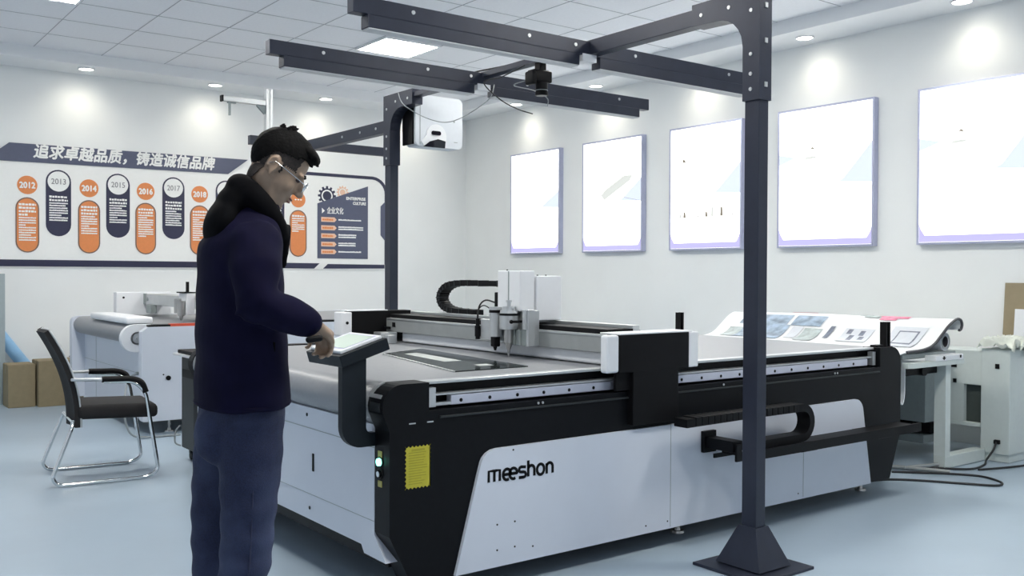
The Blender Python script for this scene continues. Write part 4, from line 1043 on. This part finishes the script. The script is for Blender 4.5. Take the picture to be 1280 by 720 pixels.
# folds
for (x, y, z, rx, rz_) in ((.075, -.275, 1.30, .035, .012), (.06, -.27, 1.25, .04, .010), (.13, -.225, 1.25, .03, .010)):
    ell(b, (x, y+.02, z), (rx, .02, rz_), Matrix.Rotation(R(-30), 4, 'Y'), 2)
rnd = random.Random(2)
b = remesh(b, .008, 6, .5)
for v in b.verts:
    z = v.co.z
    w = math.sin(z*38+v.co.x*16)*math.sin(v.co.x*30+v.co.y*22+z*9)
    v.co += v.normal*.0035*w if hasattr(v, 'normal') else Vector()
jk = new('jacket', b, 'jacket', man, 180)
b = B(); rr = [Vector((-.018, 0, .962))+FW*.137*math.cos(t)+LT*.218*math.sin(t) for t in [2*PI*k/40 for k in range(40)]]
tube(b, rr, .005, 8, True); new('jacket_hem', b, 'jacket', jk, 60)
wd = (armN[-1]-armN[-2]).normalized()
b = B(); cyl(b, armN[-1]-wd*.035, armN[-1]+wd*.004, .045, .040, 24); new('cuff', b, 'jacket', jk, 40)
b = B(); cyl(b, armF[-1]+Vector((0, 0, .03)), armF[-1]-Vector((0, 0, .006)), .044, .040, 24); new('cuff', b, 'jacket', jk, 40)
b = B(); side = [Vector((.085, -.20, 1.12)), Vector((.10, -.19, 1.03))]
tube(b, [Vector((-.018, 0, z))+FW*.128*math.cos(R(-62))+LT*.205*math.sin(R(-62)) for z in (1.05, 1.10, 1.15)], .004, 6); new('pocket_seam', b, 'hood', jk, 60)
b = B(); tube(b, [Vector((-.024, 0, z))+FW*(.126 if z < 1.4 else .112) for z in (.98, 1.1, 1.2, 1.3, 1.38, 1.44)], .006, 8); new('zipper', b, 'alu', jk, 60)
# hood and collar
b = B(); ring = []
for k in range(28):
    t = 2*PI*k/28; c_, s_ = math.cos(t), math.sin(t)
    p = Vector((.040, 0, 1.556))+FW*(.052 if c_ > 0 else .066)*c_+LT*.084*s_+Vector((0, 0, -.074*c_-.018))
    ring.append(p)
rads = [.030+.010*(1-math.cos(2*PI*k/28))/2 for k in range(28)]
tube(b, ring, rads, 14, True)
ell(b, Vector((.020, 0, 1.515))-FW*.100+Vector((0, 0, -.015)), (.048, .120, .080), Matrix.Rotation(TH, 4, 'Z') @ Matrix.Rotation(R(18), 4, 'Y'), 3)
ell(b, Vector((.020, 0, 1.53))-FW*.060+Vector((0, 0, .030)), (.055, .098, .055), Matrix.Rotation(TH, 4, 'Z'), 3)
tube(b, [Vector((.02, 0, 1.50))+FW*.078+LT*-.035, Vector((.0, 0, 1.44))+FW*.097+LT*-.032, Vector((-.015, 0, 1.36))+FW*.112+LT*-.03], [.028, .024, .012], 10)
b = remesh(b, .007, 16, .5); new('hood', b, 'hood', jk, 180)

# --- jeans
b = B()
loft(b, [(.80, -.035, 0, .112, .155), (.86, -.028, 0, .124, .172), (.93, -.02, 0, .126, .178), (1.02, -.02, 0, .118, .172)])
limb(b, legN, [.105, .093, .079, .076, .066, .062, .060], 20); limb(b, legF, [.105, .090, .076, .070, .062, .060, .060], 20)
ell(b, Vector((-.02, -.075, .875))-FW*.035, (.085, .085, .10), sub=2); ell(b, Vector((-.055, .075, .875))-FW*.035, (.082, .082, .10), sub=2)
b = remesh(b, .007, 7, .5)
b.normal_update()
for v in b.verts:
    z = v.co.z
    w = math.sin(z*70+v.co.x*25+3*math.sin(v.co.y*14))*(.0020 if .35 < z < .72 else .0012)
    v.co += v.normal*w
jn = new('jeans', b, 'denim', man, 180)
b = B(); tube(b, smoothpts([legN[i]+Vector((.03, -(.088, .082, .072, .070, .062, .058)[i], 0)) for i in range(6)], 5), .0022, 6); new('side_seam', b, 'navy', jn, 60)
for L in (legN, legF):
    b = B(); a = Vector((L[-1].x, L[-1].y, 0))
    limb(b, [a-FW*.035+Vector((0, 0, .05)), a+FW*.05+Vector((0, 0, .047)), a+FW*.13+Vector((0, 0, .036)), a+FW*.19+Vector((0, 0, .030))], [.048, .048, .044, .030], 16)
    b = remesh(b, .007, 4, .5)
    for v in b.verts: v.co.z = max(v.co.z, .002)
    sho = new('shoe', b, 'shoe', man, 180)
# small dark thing under his hand
b = box(B(), -.024, .024, -.014, .014, -.009, .009, .008, 3, mtx=Matrix.Translation((.232, -.150, 1.160)) @ Matrix.Rotation(R(-8), 4, 'Y') @ Matrix.Rotation(R(20), 4, 'Z'))
tag(new('handheld_remote', b, 'black2', None, 60), 'small dark object held under the man\'s right hand', 'remote')
XF[0] = Matrix()

# ------------------------------------------------------------------ camera, world, light
cam_d = bpy.data.cameras.new('camera_view'); cam_o = bpy.data.objects.new('camera_view', cam_d); COL.objects.link(cam_o)
cam_d.sensor_width = 36.; cam_d.lens = 1190./1280.*36.; cam_d.clip_start = .05
yw, pt, rl = R(37.05), R(-.83), R(.25)
f = Vector((math.sin(yw)*math.cos(pt), math.cos(yw)*math.cos(pt), math.sin(pt))); r = Vector((math.cos(yw), -math.sin(yw), 0)); u = r.cross(f)
r2 = r*math.cos(rl)+u*math.sin(rl); u2 = u*math.cos(rl)-r*math.sin(rl)
cam_o.matrix_world = Matrix(((r2.x, u2.x, -f.x, 0), (r2.y, u2.y, -f.y, 0), (r2.z, u2.z, -f.z, 1.35), (0, 0, 0, 1)))
SC.camera = cam_o
w = bpy.data.worlds.new('world'); SC.world = w; w.use_nodes = True
bg = w.node_tree.nodes['Background']; bg.inputs['Color'].default_value = (.82, .90, 1., 1); bg.inputs['Strength'].default_value = .38
SC.view_settings.view_transform = 'Standard'; SC.view_settings.look = 'None'
SC.view_settings.gamma = 1.; SC.view_settings.use_curve_mapping = False
SC.view_settings.exposure = .68
SC.cycles.max_bounces = 8
